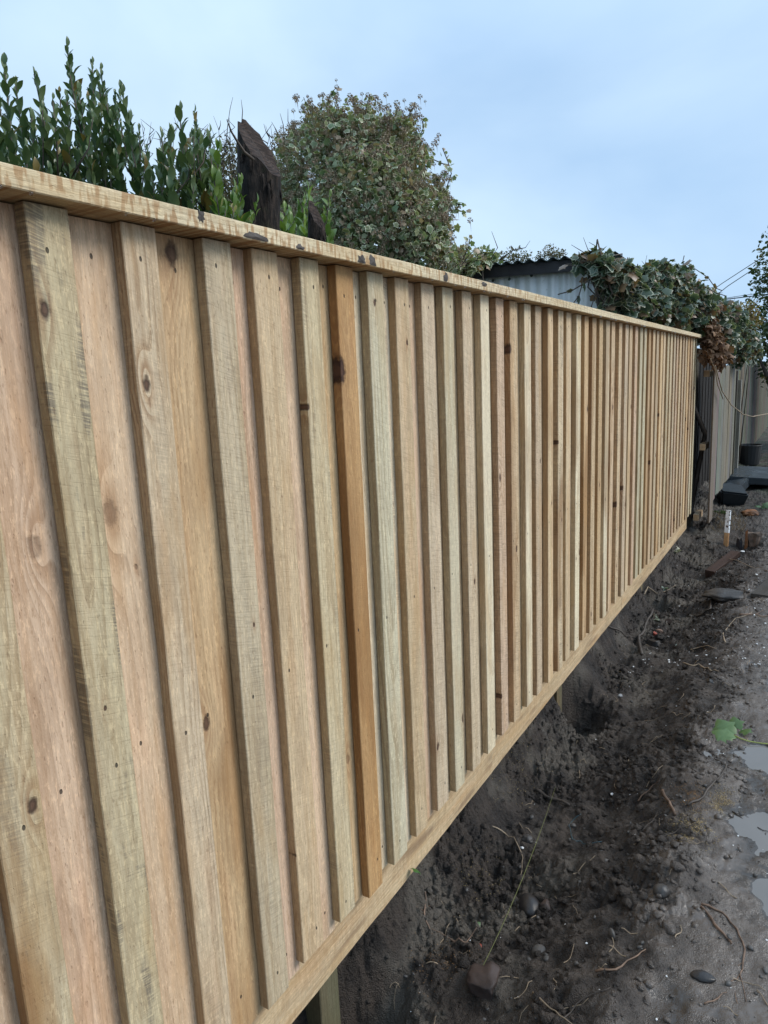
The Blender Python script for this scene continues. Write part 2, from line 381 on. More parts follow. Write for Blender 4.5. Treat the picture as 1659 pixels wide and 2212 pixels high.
def mat_soil():
    t = NT('wet_soil'); P = t.world(); X, Y, Z = t.sep(P)[:3]
    n1 = t.noise(P, 9, 4); n2 = t.noise(P, 70, 4, 0.65); n3 = t.noise(P, 260, 2)
    col = t.mix(t.sm(0.35, 0.65, n1), (0.019, 0.0135, 0.0105), (0.056, 0.041, 0.031))
    col = t.mix(t.mul(t.sm(0.5, 0.72, n2), 0.5), col, (0.090, 0.069, 0.053))
    clay = t.mul(t.sm(0.47, 0.62, t.noise(P, 3.2, 4)), t.sm(-0.58, -0.80, X))
    col = t.mix(t.mul(clay, 0.85), col, (0.128, 0.108, 0.086))
    path = t.sm(-0.54, -0.10, t.add(X, t.mul(t.sub(n1, 0.5), 0.5)))
    col = t.mix(t.mul(path, 0.65), col, (0.165, 0.138, 0.118))
    moss = t.mul(t.sm(9.0, 13.0, Y), t.sm(0.45, 0.6, t.noise(P, 2.5, 4)))
    col = t.mix(t.mul(moss, 0.8), col, (0.035, 0.055, 0.025))
    grit = t.sm(0.74, 0.78, n3)
    col = t.mix(t.mul(grit, 0.5), col, (0.16, 0.14, 0.11))
    ro = t.sub(t.sm(0.3, 0.7, n2, 0.50, 0.92), t.mul(path, t.sm(0.35, 0.65, t.noise(P, 7, 4), 0.22, 0.62)))
    shore = t.sm(WATER_Z + 0.011, WATER_Z + 0.002, Z); shore = t.mul(shore, t.sm(-.35, -.22, X))
    col = t.mix(t.mul(shore, 0.7), col, (0.03, 0.025, 0.021)); wet = t.m_('MAXIMUM', shore, t.mul(path, t.sm(0.46, 0.60, t.noise(P, 4.5, 4))))
    ro = t.mix(t.mul(wet, 0.85), ro, (0.16, 0.16, 0.16))
    bm_ = t.n('Bump'); t.set(bm_.inputs['Height'], t.add(t.mul(n2, 1.0), t.mul(n3, 0.6))); bm_.inputs['Distance'].default_value = 0.018
    t.set(bm_.inputs['Strength'], t.sub(1.0, t.m_('MAXIMUM', t.mul(path, 0.55), t.mul(wet, 0.82)))); t.t.links.new(bm_.outputs[0], t.b.inputs['Normal'])
    return t.fin(col, ro, Specular_IOR_Level=0.5)
SOIL = mat_soil()

def grid_mesh(name, xs, ys, zf, mat, smooth=True):
    Xg, Yg = np.meshgrid(xs, ys); Z = zf(Xg, Yg)
    V = np.stack([Xg, Yg, Z], -1).reshape(-1, 3); nx, ny = len(xs), len(ys)
    i = np.arange(nx - 1); j = np.arange(ny - 1); I, J = np.meshgrid(i, j); a = (J * nx + I).ravel()
    return mesh_from(name, V, np.stack([a, a + 1, a + nx + 1, a + nx], 1), mat, None, smooth)

xs = np.concatenate([np.linspace(-2.2, -1.36, 22), np.linspace(-1.34, 0.14, 300), np.linspace(0.16, 2.5, 60)])
ys = [0.2]
while ys[-1] < 16: 
    y = ys[-1]; ys.append(y + (0.03 if y < 0.9 else max(0.0052, 0.0021 * y ** 1.25)))
ys = np.array(ys)
def zf(x, y):
    z = gz(x, y)
    return z - 0.16 * sst(1.9, 2.5, x) - 0.0 * y
o = obj('ground', grid_mesh('ground', xs, ys, zf, SOIL)); o['kind'] = 'structure'
# wide flat ground out to the horizon, a little lower than the dug strip
def zf2(x, y):
    inside = sst(-2.5, -2.1, x) * sst(2.6, 2.3, x) * sst(-.2, .3, y) * sst(15.95, 15.5, y)
    return -1.84 + 0.02 * fbm(x * .3, y * .3, 2, 2) + 0.09 * sst(15, 15.9, y) * sst(-3, -1, x) - 0.9 * inside
xs2 = np.concatenate([[-400, -100, -30, -10], np.linspace(-3, 6, 30), [20, 60, 400]]); ys2 = np.concatenate([[-400, -60, -10], np.linspace(-3, 15, 60), np.linspace(15.2, 40, 80), [80, 200, 900]])
o = obj('path', grid_mesh('path', xs2, ys2, zf2, SOIL)); o['kind'] = 'structure'

def mat_garden():
    t = NT('rough_grass_soil'); P = t.world(); n = t.noise(P, 4, 4)
    return t.fin(t.mix(t.sm(0.4, 0.6, n), (0.03, 0.026, 0.02), (0.035, 0.06, 0.02)), 0.9)
gm = MB(); gm.box((-300, -50, -1.9), (-1.75, 600, -1.46))
o = gm.obj('garden_ground', mat_garden()); o['kind'] = 'structure'

# puddles
t = NT('puddle_water'); PW = t.fin(t.mix(t.noise(t.world(), 6, 2), (0.15, 0.145, 0.14), (0.20, 0.19, 0.18)), 0.03, Specular_IOR_Level=0.6, IOR=1.33)
for k, ((cx, cy), (rx, ry)) in enumerate(PUD):
    m = MB(); N = 28
    ring = [(cx + rx * 1.7 * math.cos(a) * (1 + .1 * math.sin(3 * a + k)), cy + ry * 1.7 * math.sin(a) * (1 + .08 * math.cos(4 * a)), WATER_Z + .0006 * k) for a in [2 * math.pi * i / N for i in range(N)]]
    m.add(ring, [tuple(range(N))]); o = m.obj('puddle', PW); o['kind'] = 'structure'

# ------------------------------------------------------------------ new board fence
OBF = -1.06; OBB = -1.087; UBB = -1.109; KB = -1.135
fence = thing('board_fence', 'new pale timber fence of vertical overlapping boards with a capping rail', 'fence', (-1.1, 4.0, -1.7))
FL = Vector(fence.location)

def board_mesh(name, W, T, L, mat, segs=14, wav=0.0008, ch=0.0016, seed=0, topcut=0.0):
    r = random.Random(seed); V = []; Fc = []; n = 8
    wv = [r.uniform(-1, 1) for _ in range(segs + 1)]; wr = [r.uniform(-1, 1) for _ in range(segs + 1)]
    bow = r.uniform(-0.0015, 0.0015)
    for i in range(segs + 1):
        z = -L * i / segs; bo = bow * math.sin(math.pi * i / segs)
        l = -W / 2 + wv[i] * wav; q = W / 2 + wr[i] * wav
        for (x, y) in ((0, l + ch), (0, q - ch), (-ch, q), (-T + ch, q), (-T, q - ch), (-T, l + ch), (-T + ch, l), (-ch, l)):
            V.append((x, y + bo, z))
    for i in range(segs):
        for k in range(n):
            a = i * n + k; b = i * n + (k + 1) % n
            Fc.append((a, a + n, b + n, b))
    Fc.append(tuple(range(n))); Fc.append(tuple(segs * n + k for k in range(n - 1, -1, -1)))
    return mesh_from(name, V, Fc, mat)

TAN = (0.60, 0.455, 0.285); GRN = (0.54, 0.435, 0.285); PNK = (0.62, 0.455, 0.325); PALE = (0.68, 0.57, 0.40); GRY = (0.56, 0.455, 0.32)
ORG = (0.49, 0.30, 0.135); YEL = (0.58, 0.41, 0.225); BRN = (0.42, 0.31, 0.20); MINT = (0.62, 0.52, 0.365)
_m = (0.63, 0.485, 0.325)
def _tone(c, f=.55): return tuple(a * (1 - f) + b * f for a, b in zip(c, _m))
GRN = (0.50, 0.435, 0.275); PNK = (0.66, 0.46, 0.335); MINT = (0.60, 0.55, 0.385); PALE = (0.74, 0.64, 0.47)
TAN, GRN, PNK, PALE, GRY, YEL, MINT = _tone(TAN, .5), _tone(GRN, .42), _tone(PNK, .5), _tone(PALE, .15), _tone(GRY, .3), _tone(YEL, .2), _tone(MINT, .1)
fl_y = [0.335, 0.515, 0.697, 0.880, 1.074, 1.220, 1.383, 1.531, 1.679, 1.834, 1.995, 2.136, 2.285, 2.442, 2.594, 2.736, 2.903, 3.033, 3.198, 3.355, 3.491,
        3.660, 3.812, 3.963, 4.113, 4.258, 4.394, 4.570, 4.745, 4.863, 5.034, 5.200, 5.339, 5.494, 5.638, 5.789, 5.959, 6.080, 6.242]
while fl_y[-1] < 7.85: fl_y.append(fl_y[-1] + random.uniform(0.140, 0.166))
fl_y = [y for y in fl_y if y < 7.94]
fr = [0.078] * len(fl_y)
for k, wd in {3: .078, 4: .078, 5: .086, 6: .074, 8: .084, 10: .084}.items(): fr[k] = wd
def kz(px, py, X=OBF, y0=0.0, ztop=0.3): h = hit_x(px, py, X); return (h[1] - y0, h[2] - ztop)
TOP = 0.299
special = {
 0: (GRN, dict(stain=.6, saw=.2)),
 1: (GRN, dict(stain=.85, saw=.14, mould=.5, rings=.6)),
 2: (GRN, dict(saw=.18, mould=1.0, rings=.6, ringf=55, slope=.06, cx=.02)),
 3: (GRY, dict(saw=.12, rings=.8, ringf=120, cx=.05, cy=-.03, slope=.01, mould=.25)),
 4: (GRY, dict(saw=.2, mould=.3, rings=.35, ringf=70)),
 5: (TAN, dict(saw=.15, rings=.3)),
 6: (GRN, dict(saw=.14, mould=.45, rings=.5, ringf=60)),
 7: (ORG, dict(saw=.1, rings=.45, stain=.6, kc=1.08)),
 8: (MINT, dict(saw=.2, rings=.6, ringf=60, slope=.05, cx=.015)),
 9: (TAN, dict(saw=.25, rings=.3)),
 10: (GRY, dict(saw=.3, rings=.3)),
 11: (MINT, dict(saw=.2, rings=.4)),
 12: (GRY, dict(saw=.3, rings=.3)),
 13: (PALE, dict(saw=.1, rings=.3)),
}
kn = {3: [(318, 830, .011)], 7: [(735, 800, .026)], 9: [(880, 740, .007)], 4: [(548, 1350, .004)], 13: [(1010, 800, .007)], 2: [(95, 670, .012), (225, 1530, .004)],
      6: [(665, 880, .006)], 16: [(1075, 1260, .008)], 5: [(640, 1850, .004)], 8: [(808, 655, .008)]}
pal = [TAN, TAN, GRY, MINT, PALE, GRN, TAN, PALE, GRY, YEL, PNK]
r = random.Random(11)
vary = [board_mesh('over_board', 0.078, 0.027, 1.0, TIM, 14, 0.0009, 0.0016, s) for s in range(1)]
for i, y in enumerate(fl_y):
    bot = -1.505 + r.uniform(-0.006, 0.006)
    if i in (7,): bot = -1.520
    if i in (5, 6): bot = -1.49
    L = TOP - bot
    me = board_mesh('over_board', fr[i], 0.027, L, TIM, 16, 0.0010 if i < 12 else .0006, 0.0018, i)
    yc = y + fr[i] / 2
    xo = r.uniform(-0.002, 0.002)
    o = obj('over_board', me, fence, Vector((OBF + xo, yc, TOP)) - FL, (R(r.uniform(-.06, .06)), 0, R(r.uniform(-1.2, 1.2))))
    if i in special: c, kw = special[i]
    else:
        c = r.choice(pal); kw = dict(saw=r.choice([.06, .12, .2, .4]), rings=r.uniform(.25, .8), stain=r.choice([0, 0, .3, .5, .7]), mould=r.choice([0, 0, .3, .5]))
    _v = r.uniform(.98, 1.20); c = tuple(q * _v * r.uniform(.985, 1.015) for q in c)
    kk = dict(seed=r.uniform(0, 20), cy=r.uniform(-.03, .03), cx=r.uniform(.01, .06), slope=r.uniform(-.05, .05), ringf=r.uniform(60, 150), nails=1.0)
    kk.update(kw)
    if i in kn:
        for nme, (px, py, sz) in zip(('knot_a', 'knot_b'), kn[i]):
            a, b = kz(px, py, OBF, yc, TOP); kk[nme] = (a, b, sz)
    elif r.random() < .8: kk['knot_a'] = (r.uniform(-.03, .03), -r.uniform(.15, 1.7), r.uniform(.006, .013))
    if i not in kn and r.random() < .55: kk['knot_b'] = (r.choice([-1, 1]) * .038, -r.uniform(.15, 1.7), r.uniform(.006, .016))
    kk['mould'] = kk.get('mould', 0) * .6; timber(o, c, **kk)
    if i == 7: o['label'] = 'orange brown board with a large dark knot on its edge'
under_cols = {1: (PNK, dict(stain=.15)), 2: (PNK, dict(stain=.1)), 3: (YEL, dict(stain=.65, kc=.95)), 4: (PNK, {}), 5: (PNK, {}), 6: (YEL, dict(stain=.3)), 7: (PALE, {}), 8: (PALE, dict(mould=.3))}
ukn = {1: [(75, 1185, .016)], 2: [(238, 1110, .019), (295, 1225, .004)], 3: [(372, 548, .020), (447, 1562, .013)], 6: [(752, 1640, .012)]}
for i in range(len(fl_y) - 1):
    y0 = fl_y[i] + fr[i]; y1 = fl_y[i + 1]; W = (y1 - y0) + 0.026; yc = (y0 + y1) / 2
    bot = -1.523 + r.uniform(-0.008, 0.006); L = TOP - bot
    me = board_mesh('under_board', W, 0.020, L, TIM, 10, 0.0008, 0.003, 100 + i)
    o = obj('under_board', me, fence, Vector((OBB - 0.0015, yc, TOP)) - FL, (0, 0, R(r.uniform(-.5, .5))))
    c, kw = under_cols.get(i, (r.choice([PNK, TAN, PALE, YEL, TAN, PNK]), dict(stain=r.choice([0, 0, .3]))))
    _v = r.uniform(1.02, 1.18); c = tuple(q * _v * r.uniform(.985, 1.015) for q in c)
    kk = dict(seed=r.uniform(20, 40), cy=r.uniform(-.1, .1), cx=r.uniform(.05, .12), slope=r.uniform(-.02, .02), ringf=r.uniform(50, 110), rings=.40, saw=.04, nails=1.0, kc=.45)
    kk.update(kw)
    for nme, (px, py, sz) in zip(('knot_a', 'knot_b'), ukn.get(i, [])):
        a, b = kz(px, py, OBB, yc, TOP); kk[nme] = (a, b, sz)
    timber(o, c, **kk)

# capping rail pieces: long axis is local z, laid along world Y
def long_board(name, y0, y1, xfront, T, zlo, zhi, mat, parent, seed, segs=30, wav=.0008, ch=.002):
    L = y1 - y0; Hh = zhi - zlo
    me = board_mesh(name, Hh, T, L, mat, segs, wav, ch, seed)
    # local +z -> world +Y ; mesh runs to -z, so rotate by +90 about X : (x,y,z)->(x,-z,y)
    return obj(name, me, parent, Vector((xfront, y0, (zlo + zhi) / 2)) - FL, (R(90), 0, 0))
capc = (0.74, 0.63, 0.43)
cj = [0.18, hit_x(1261, 665, -1.015)[1], hit_x(1474, 716, -1.015)[1], 7.90]
cj = [0.18, 2.98, cj[1], 7.90] if cj[1] > 3.5 else cj
for k in range(len(cj) - 1):
    o = long_board('capping_rail', cj[k] + .001, cj[k + 1] - .001, -1.015 - .0012 * k, 0.125, 0.303, 0.336, TIMD, fence, 300 + k, 40, .0005)
    timber(o, capc, seed=50 + k * 3.3, cy=.03, cx=.05, slope=.008, ringf=170, rings=.35, saw=.05, drip=[.85, .45, .2][k], wire=[.15, .8, .75][k], dirt=.12)
kj = [0.15, 2.6, 5.0, 7.98]
for k in range(3):
    o = long_board('kickboard', kj[k] + .001, kj[k + 1] - .001, UBB - 0.001 - .0012 * (k % 2), 0.024, -1.689, -1.46, TIMD, fence, 320 + k, 40, .0016)
    timber(o, (0.66, 0.50, 0.31), seed=70 + k * 2.3, cy=-.02, cx=.04, slope=.006, ringf=90, rings=.25, saw=.1, drip=.25, dirt=.6, mould=.15)
for z in (0.18, -0.65, -1.36):
    o = long_board('rail', 0.2, 7.95, UBB - .003 if z > -1.3 else KB - .001, 0.038, z - .04, z + .04, TIM, fence, 340 + int(z * 10), 12)
    timber(o, BRN, seed=z * 5, rings=.3)
for k, py in enumerate(POST_Y):
    L = 2.62 - (0.05 if k < 3 else 0.55)
    me = board_mesh('post', 0.095, 0.095, L, TIM, 8, .001, .003, 360 + k)
    o = obj('post', me, fence, Vector((KB - 0.042, py, 0.28)) - FL)
    timber(o, (0.17, 0.15, 0.095), seed=k * 2.1 + 3, algae=.35, rings=.3, saw=.2, stain=.2)

# mud smears on the capping and drips hanging from it
MUD = mat_plain('drying_mud', (0.085, 0.07, 0.06), 0.8, 0.3, 90, 0.8, 0.002)
def smear(px, py, wpx, hpx, seed):
    rr = random.Random(seed); c = hit_x(px, py, -1.015); a = hit_x(px - wpx, py - wpx * .24, -1.015); b = hit_x(px + wpx, py + wpx * .24, -1.015)
    hy = (b[1] - a[1]) / 2; hz = hpx * np.linalg.norm(c) / F_PX
    m = MB(); N = 18; V = []
    for i in range(N):
        an = 2 * math.pi * i / N; q = rr.uniform(.65, 1.15)
        zz = min(max(c[2] + hz * q * math.sin(an), .3045), .3345)
        V.append((-1.0145, c[1] + hy * q * math.cos(an), zz))
    V.append((-1.0118, c[1], min(max(c[2], .308), .331)))
    m.add(V, [(i, (i + 1) % N, N) for i in range(N)])
    o = m.obj('mud_smear', MUD, fence); o.location = -FL
for q, a in enumerate([(552, 512, 26, 9), (434, 466, 8, 14), (648, 535, 9, 7), (781, 562, 9, 12), (805, 566, 8, 15), (963, 602, 5, 12), (1046, 614, 6, 5)]): smear(*a, q)

t = NT('water_drops'); DROP = t.fin((0.9, 0.95, 1.0), 0.02, Transmission_Weight=1.0, IOR=1.33)
ico = bpy.data.meshes.new('ico'); import bmesh
bm = bmesh.new(); bmesh.ops.create_icosphere(bm, subdivisions=1, radius=1.0)
ICV = np.array([v.co[:] for v in bm.verts]); ICF = np.array([[v.index for v in f.verts] for f in bm.faces]); bm.free()
bm = bmesh.new(); bmesh.ops.create_icosphere(bm, subdivisions=2, radius=1.0)
IC2V = np.array([v.co[:] for v in bm.verts]); IC2F = np.array([[v.index for v in f.verts] for f in bm.faces]); bm.free()
bm = bmesh.new(); bmesh.ops.create_icosphere(bm, subdivisions=4, radius=1.0)
IC4V = np.array([v.co[:] for v in bm.verts]); IC4F = np.array([[v.index for v in f.verts] for f in bm.faces]); bm.free()

def scatter_mesh(name, TV, TF, mats, locs, mat, attrs=None, smooth=False, extra=None):
    """join N transformed copies of a template; mats N,3,3 ; locs N,3"""
    N = len(locs); nv = len(TV)
    V = np.einsum('nij,vj->nvi', mats, TV) + locs[:, None, :]
    F = (TF[None] + (np.arange(N) * nv)[:, None, None]).reshape(-1, TF.shape[1])
    at = {'rnd': np.repeat(rng.random(N), nv)}
    if attrs:
        for k, a in attrs.items(): at[k] = np.tile(a, N)
    return mesh_from(name, V.reshape(-1, 3), F, mat, at, smooth)

n = 34; yd = np.sort(rng.uniform(0.6, 7.8, n)); lo = np.stack([np.full(n, -1.0165), yd, np.full(n, .3005)], 1)
ms = np.array([np.diag([.0028, .0028, .0036])] * n)
o = obj('hanging_drops', scatter_mesh('hanging_drops', IC2V, IC2F, ms, lo, DROP, smooth=True), fence); o.location = -FL; o['kind'] = 'stuff'

# ------------------------------------------------------------------ foliage tools
def rot_from_dir(d, roll):
    """frame with local y along d"""
    d = d / (np.linalg.norm(d, axis=1, keepdims=True) + 1e-9)
    ref = np.tile([0.0, 0.0, 1.0], (len(d), 1)); bad = np.abs(d[:, 2]) > .97; ref[bad] = [1, 0, 0]
    x = np.cross(d, ref); x /= np.linalg.norm(x, axis=1, keepdims=True); z = np.cross(x, d)
    c, s_ = np.cos(roll)[:, None], np.sin(roll)[:, None]
    x2 = x * c + z * s_; z2 = -x * s_ + z * c
    return np.stack([x2, d, z2], 2)

def laurel_leaf(mat):
    V = []; A = []
    prof = [(0, .0), (.12, .09), (.3, .20), (.52, .235), (.75, .165), (.9, .07), (1, 0)]
    Fc = []
    V.append((0, 0, 0)); rows = []
    for y, wd in prof[1:-1]:
        b = len(V); zc = .10 * math.sin(y * 2.6) ; V += [(-wd, y, zc + wd * .35), (0, y, zc), (wd, y, zc + wd * .35)]; rows.append(b)
    V.append((0, 1, .02)); tip = len(V) - 1
    Fc += [(0, rows[0] + 1, rows[0]), (0, rows[0] + 2, rows[0] + 1)]
    for a, b in zip(rows, rows[1:]):
        Fc += [(a, a + 1, b + 1), (a, b + 1, b), (a + 1, a + 2, b + 2), (a + 1, b + 2, b + 1)]
    Fc += [(rows[-1], rows[-1] + 1, tip), (rows[-1] + 1, rows[-1] + 2, tip)]
    ed = [1 if abs(v[0]) > .01 else 0 for v in V]
    return np.array(V, float), np.array(Fc), np.array(ed, float)
def ivy_leaf():
    out = [(0, 0), (.28, -.12), (.42, .12), (.40, .30), (.60, .52), (.34, .58), (.22, .78), (0, 1.0), (-.22, .78), (-.34, .58), (-.60, .52), (-.40, .30), (-.42, .12), (-.28, -.12)]
    c = np.array([0, .38]); V = [(0, .38, .0)]; E = [0]
    for k in (.62, 1.0):
        for (x, y) in out:
            p = c + (np.array([x, y]) - c) * k; V.append((p[0], p[1], -.10 * (abs(p[0]) ** 1.3) * 2 + .05 * math.sin(p[1] * 4))); E.append(0 if k < .9 else 1)
    n = len(out); Fc = []
    for i in range(n):
        j = (i + 1) % n; Fc += [(0, 1 + i, 1 + j), (1 + i, 1 + n + i, 1 + n + j), (1 + i, 1 + n + j, 1 + j)]
    return np.array(V, float), np.array(Fc), np.array(E, float)
def small_leaf():
    V = [(0, 0, 0), (.26, .3, .06), (.24, .65, .04), (0, 1, -.05), (-.24, .65, .04), (-.26, .3, .06), (0, .45, -.02)]
    return np.array(V, float), np.array([(6, i, (i + 1) % 6) for i in range(6)]), np.array([1, 1, 1, 1, 1, 1, 0.])
LLV, LLF, LLE = laurel_leaf(None); IVV, IVF, IVE = ivy_leaf(); SLV, SLF, SLE = small_leaf()

def leaves_on(root, tmpl, mats3, locs, mat, n_obj=300, name='leaf', stuffname='leaves'):
    TV, TF, TE = tmpl; d = np.linalg.norm(locs, axis=1); order = np.argsort(d)
    me = mesh_from(name, TV, TF, mat, {'rnd': np.full(len(TV), .31), 'edge': TE}, True)
    L0 = np.array(root.location)
    for i in order[:n_obj]:
        o = bpy.data.objects.new(name, me); M = Matrix.Identity(4)
        for a in range(3):
            for b in range(3): M[a][b] = mats3[i][a][b]
            M[a][3] = locs[i][a] - L0[a]
        o.parent = root; o.matrix_basis = M; COL.objects.link(o)
    rest = order[n_obj:]
    if len(rest):
        me2 = scatter_mesh(stuffname, TV, TF, mats3[rest], locs[rest] - L0, mat, {'edge': TE}, True)
        o = obj(stuffname, me2, root); o['kind'] = 'stuff'

TWIG = mat_plain('twig_bark', (0.09, 0.07, 0.055), 0.8, .3, 60, .4)
TWIGG = mat_plain('green_stem', (0.10, 0.12, 0.05), 0.6, .3, 60, .3)
LAUREL = mat_leaf('laurel_leaf', (0.058, 0.108, 0.045), (0.125, 0.175, 0.068), dry=(0.20, 0.15, 0.05), dryamt=.04, rough=.30, transl=.18)
LAURELB = mat_leaf('laurel_leaf_bright', (0.09, 0.17, 0.035), (0.19, 0.28, 0.06), dry=(0.30, 0.22, 0.05), dryamt=.04, rough=.30, transl=.28)

# ------------------------------------------------------------------ laurel shrubs behind the fence
def laurel(label, tops, Xp, leaf_len, mat, zbase=-1.46, group=None, side=3, seed=0):
    rr = np.random.default_rng(seed)
    pts = [hit_x(px, py, Xp + rr.uniform(-.16, .16)) for px, py in tops]
    c = np.mean(pts, 0); root = thing('laurel_shrub', label, 'shrub', (c[0], c[1], zbase), group)
    L0 = np.array(root.location)
    Ls, Ms = [], []
    st = MB()
    for p in pts:
        lean = np.array([rr.uniform(-.11, .11), rr.uniform(-.13, .13)])
        H = p[2] - zbase; n = 9
        line = []
        for k in range(n + 1):
            f = k / n; line.append(np.array([p[0] - lean[0] * (1 - f) * 2 + .012 * math.sin(f * 9 + p[0] * 30), p[1] - lean[1] * (1 - f) * 2 + .012 * math.cos(f * 7 + p[1] * 20), zbase + H * f]))
        st.tube([q - L0 for q in line], [.008 - .0062 * k / n for k in range(n + 1)], 5)
        # leaves along the visible upper part
        s = 0.0; length = min(H, 1.3); a0 = rr.uniform(0, 6)
        lines = [(line, length, 1.0)]
        for b in range(side):
            f0 = rr.uniform(.70, .93); k = int(f0 * n); b0 = line[k] + (line[min(k + 1, n)] - line[k]) * (f0 * n - k)
            ang = rr.uniform(0, 6.28); ln = rr.uniform(.12, .28)
            tip = b0 + np.array([math.cos(ang) * ln * .35, math.sin(ang) * ln * .35, ln])
            tip[2] = min(tip[2], p[2] - .05)
            st.tube([b0 - L0, (b0 + tip) / 2 + np.array([math.cos(ang), math.sin(ang), 0]) * .02 - L0, tip - L0], [.003, .0025, .0015], 4)
            lines.append(([b0, (b0 + tip) / 2 + np.array([math.cos(ang), math.sin(ang), 0]) * .02, tip], np.linalg.norm(tip - b0), .8))
        for ln, length, sc in lines:
            arr = np.array(ln); seg = np.linalg.norm(np.diff(arr, axis=0), axis=1); cum = np.concatenate([[0], np.cumsum(seg)]); tot = cum[-1]
            s = 0.0
            while s < length:
                q = tot - s; pos = np.array([np.interp(q, cum, arr[:, i]) for i in range(3)])
                for _ in range(1 if s < .25 else 2):
                    a0 += 2.4 + rr.uniform(-.4, .4); elv = rr.uniform(.75, 1.35) if s < .4 else rr.uniform(.3, 1.2)
                    if s < .02: elv = 1.45
                    dirn = np.array([math.cos(a0) * math.cos(elv), math.sin(a0) * math.cos(elv), math.sin(elv)])
                    sz = leaf_len * sc * rr.uniform(.6, 1.3) * (0.55 + .45 * min(1, s / .12))
                    M = rot_from_dir(dirn[None], np.array([rr.uniform(-.5, .5)]))[0] * sz
                    Ls.append(pos + dirn * .004); Ms.append(M)
                s += leaf_len * rr.uniform(.15, .27)
    o = st.obj('stems', TWIG, root, True)
    leaves_on(root, (LLV, LLF, LLE), np.array(Ms), np.array(Ls), mat, 300)
    return root
laurel('tall dark laurel shoots at the left photo edge, over the near end of the fence', [(-50, 190), (8, 150), (35, 185), (-20, 240), (75, 165), (100, 260), (48, 320), (20, 300), (-60, 300), (90, 330), (60, 250)], -1.85, .049, LAUREL, seed=1)
laurel('laurel shrub with the tallest thin leafy shoot above the fence', [(142, 100), (128, 200), (155, 215), (112, 260), (186, 140), (170, 205), (136, 300), (175, 290), (120, 340), (160, 340), (205, 240)], -1.95, .048, LAUREL, seed=2)
laurel('laurel shrub with many medium shoots in the middle of the laurel row', [(230, 155), (212, 165), (262, 195), (245, 240), (285, 255), (228, 260), (205, 300), (270, 300), (250, 340), (298, 300), (215, 340), (320, 330)], -1.9, .048, LAUREL, seed=3)
laurel('lower laurel shrub with larger leaves left of the sawn trunk', [(385, 240), (340, 295), (365, 290), (408, 330), (420, 250), (350, 350), (385, 350), (330, 380), (440, 300), (300, 360), (432, 340)], -1.72, .058, LAUREL, seed=4)
laurel('bright green young laurel growing against the left of the tall sawn trunk', [(462, 330), (450, 385), (478, 380), (500, 410), (430, 380), (470, 420), (505, 440), (520, 400), (445, 430)], -1.6, .066, LAURELB, seed=5, side=1)
laurel('small bright green laurel sprout between the two sawn trunks', [(660, 402), (640, 450), (618, 470), (652, 440), (608, 455), (630, 480), (655, 470), (704, 478)], -1.9, .068, LAURELB, seed=6, side=1)

# ------------------------------------------------------------------ sawn trunks
def mat_bark():
    t = NT('wet_dark_bark'); co = t.objco(); n = t.noise(t.v_('MULTIPLY', co, (1, 1, .25)), 60, 5, .65); n2 = t.noise(co, 9, 3)
    col = t.mix(t.sm(.4, .65, n), (0.009, 0.007, 0.006), (0.042, 0.030, 0.023)); col = t.mix(t.mul(t.sm(.55, .7, n2), .5), col, (0.035, 0.045, 0.02))
    t.bump(n, 1.0, .012); return t.fin(col, t.sm(.3, .7, n2, .7, .95), Specular_IOR_Level=0.25)
BARK = mat_bark()
def mat_cut():
    t = NT('weathered_sawn_face'); co = t.objco(); X, Y, Z = t.sep(co)[:3]
    rr_ = t.m_('SQRT', t.add(t.mul(X, X), t.mul(Y, Y))); ring = t.m_('FRACT', t.mul(t.add(rr_, t.mul(t.noise(co, 14, 3), .02)), 120))
    saw = t.noise(t.comb(t.mul(X, 20), t.mul(Y, 20), t.mul(t.add(Z, t.mul(X, .5)), 150)), 1, 3)
    col = t.mix(t.sm(.3, .8, ring), (0.040, 0.026, 0.020), (0.014, 0.010, 0.008)); col = t.mix(t.mul(t.sm(.45, .65, saw), .5), col, (0.09, 0.062, 0.048))
    t.bump(t.add(saw, t.mul(ring, .3)), 1.0, .006); return t.fin(col, .85, Specular_IOR_Level=0.2)
CUT = mat_cut()
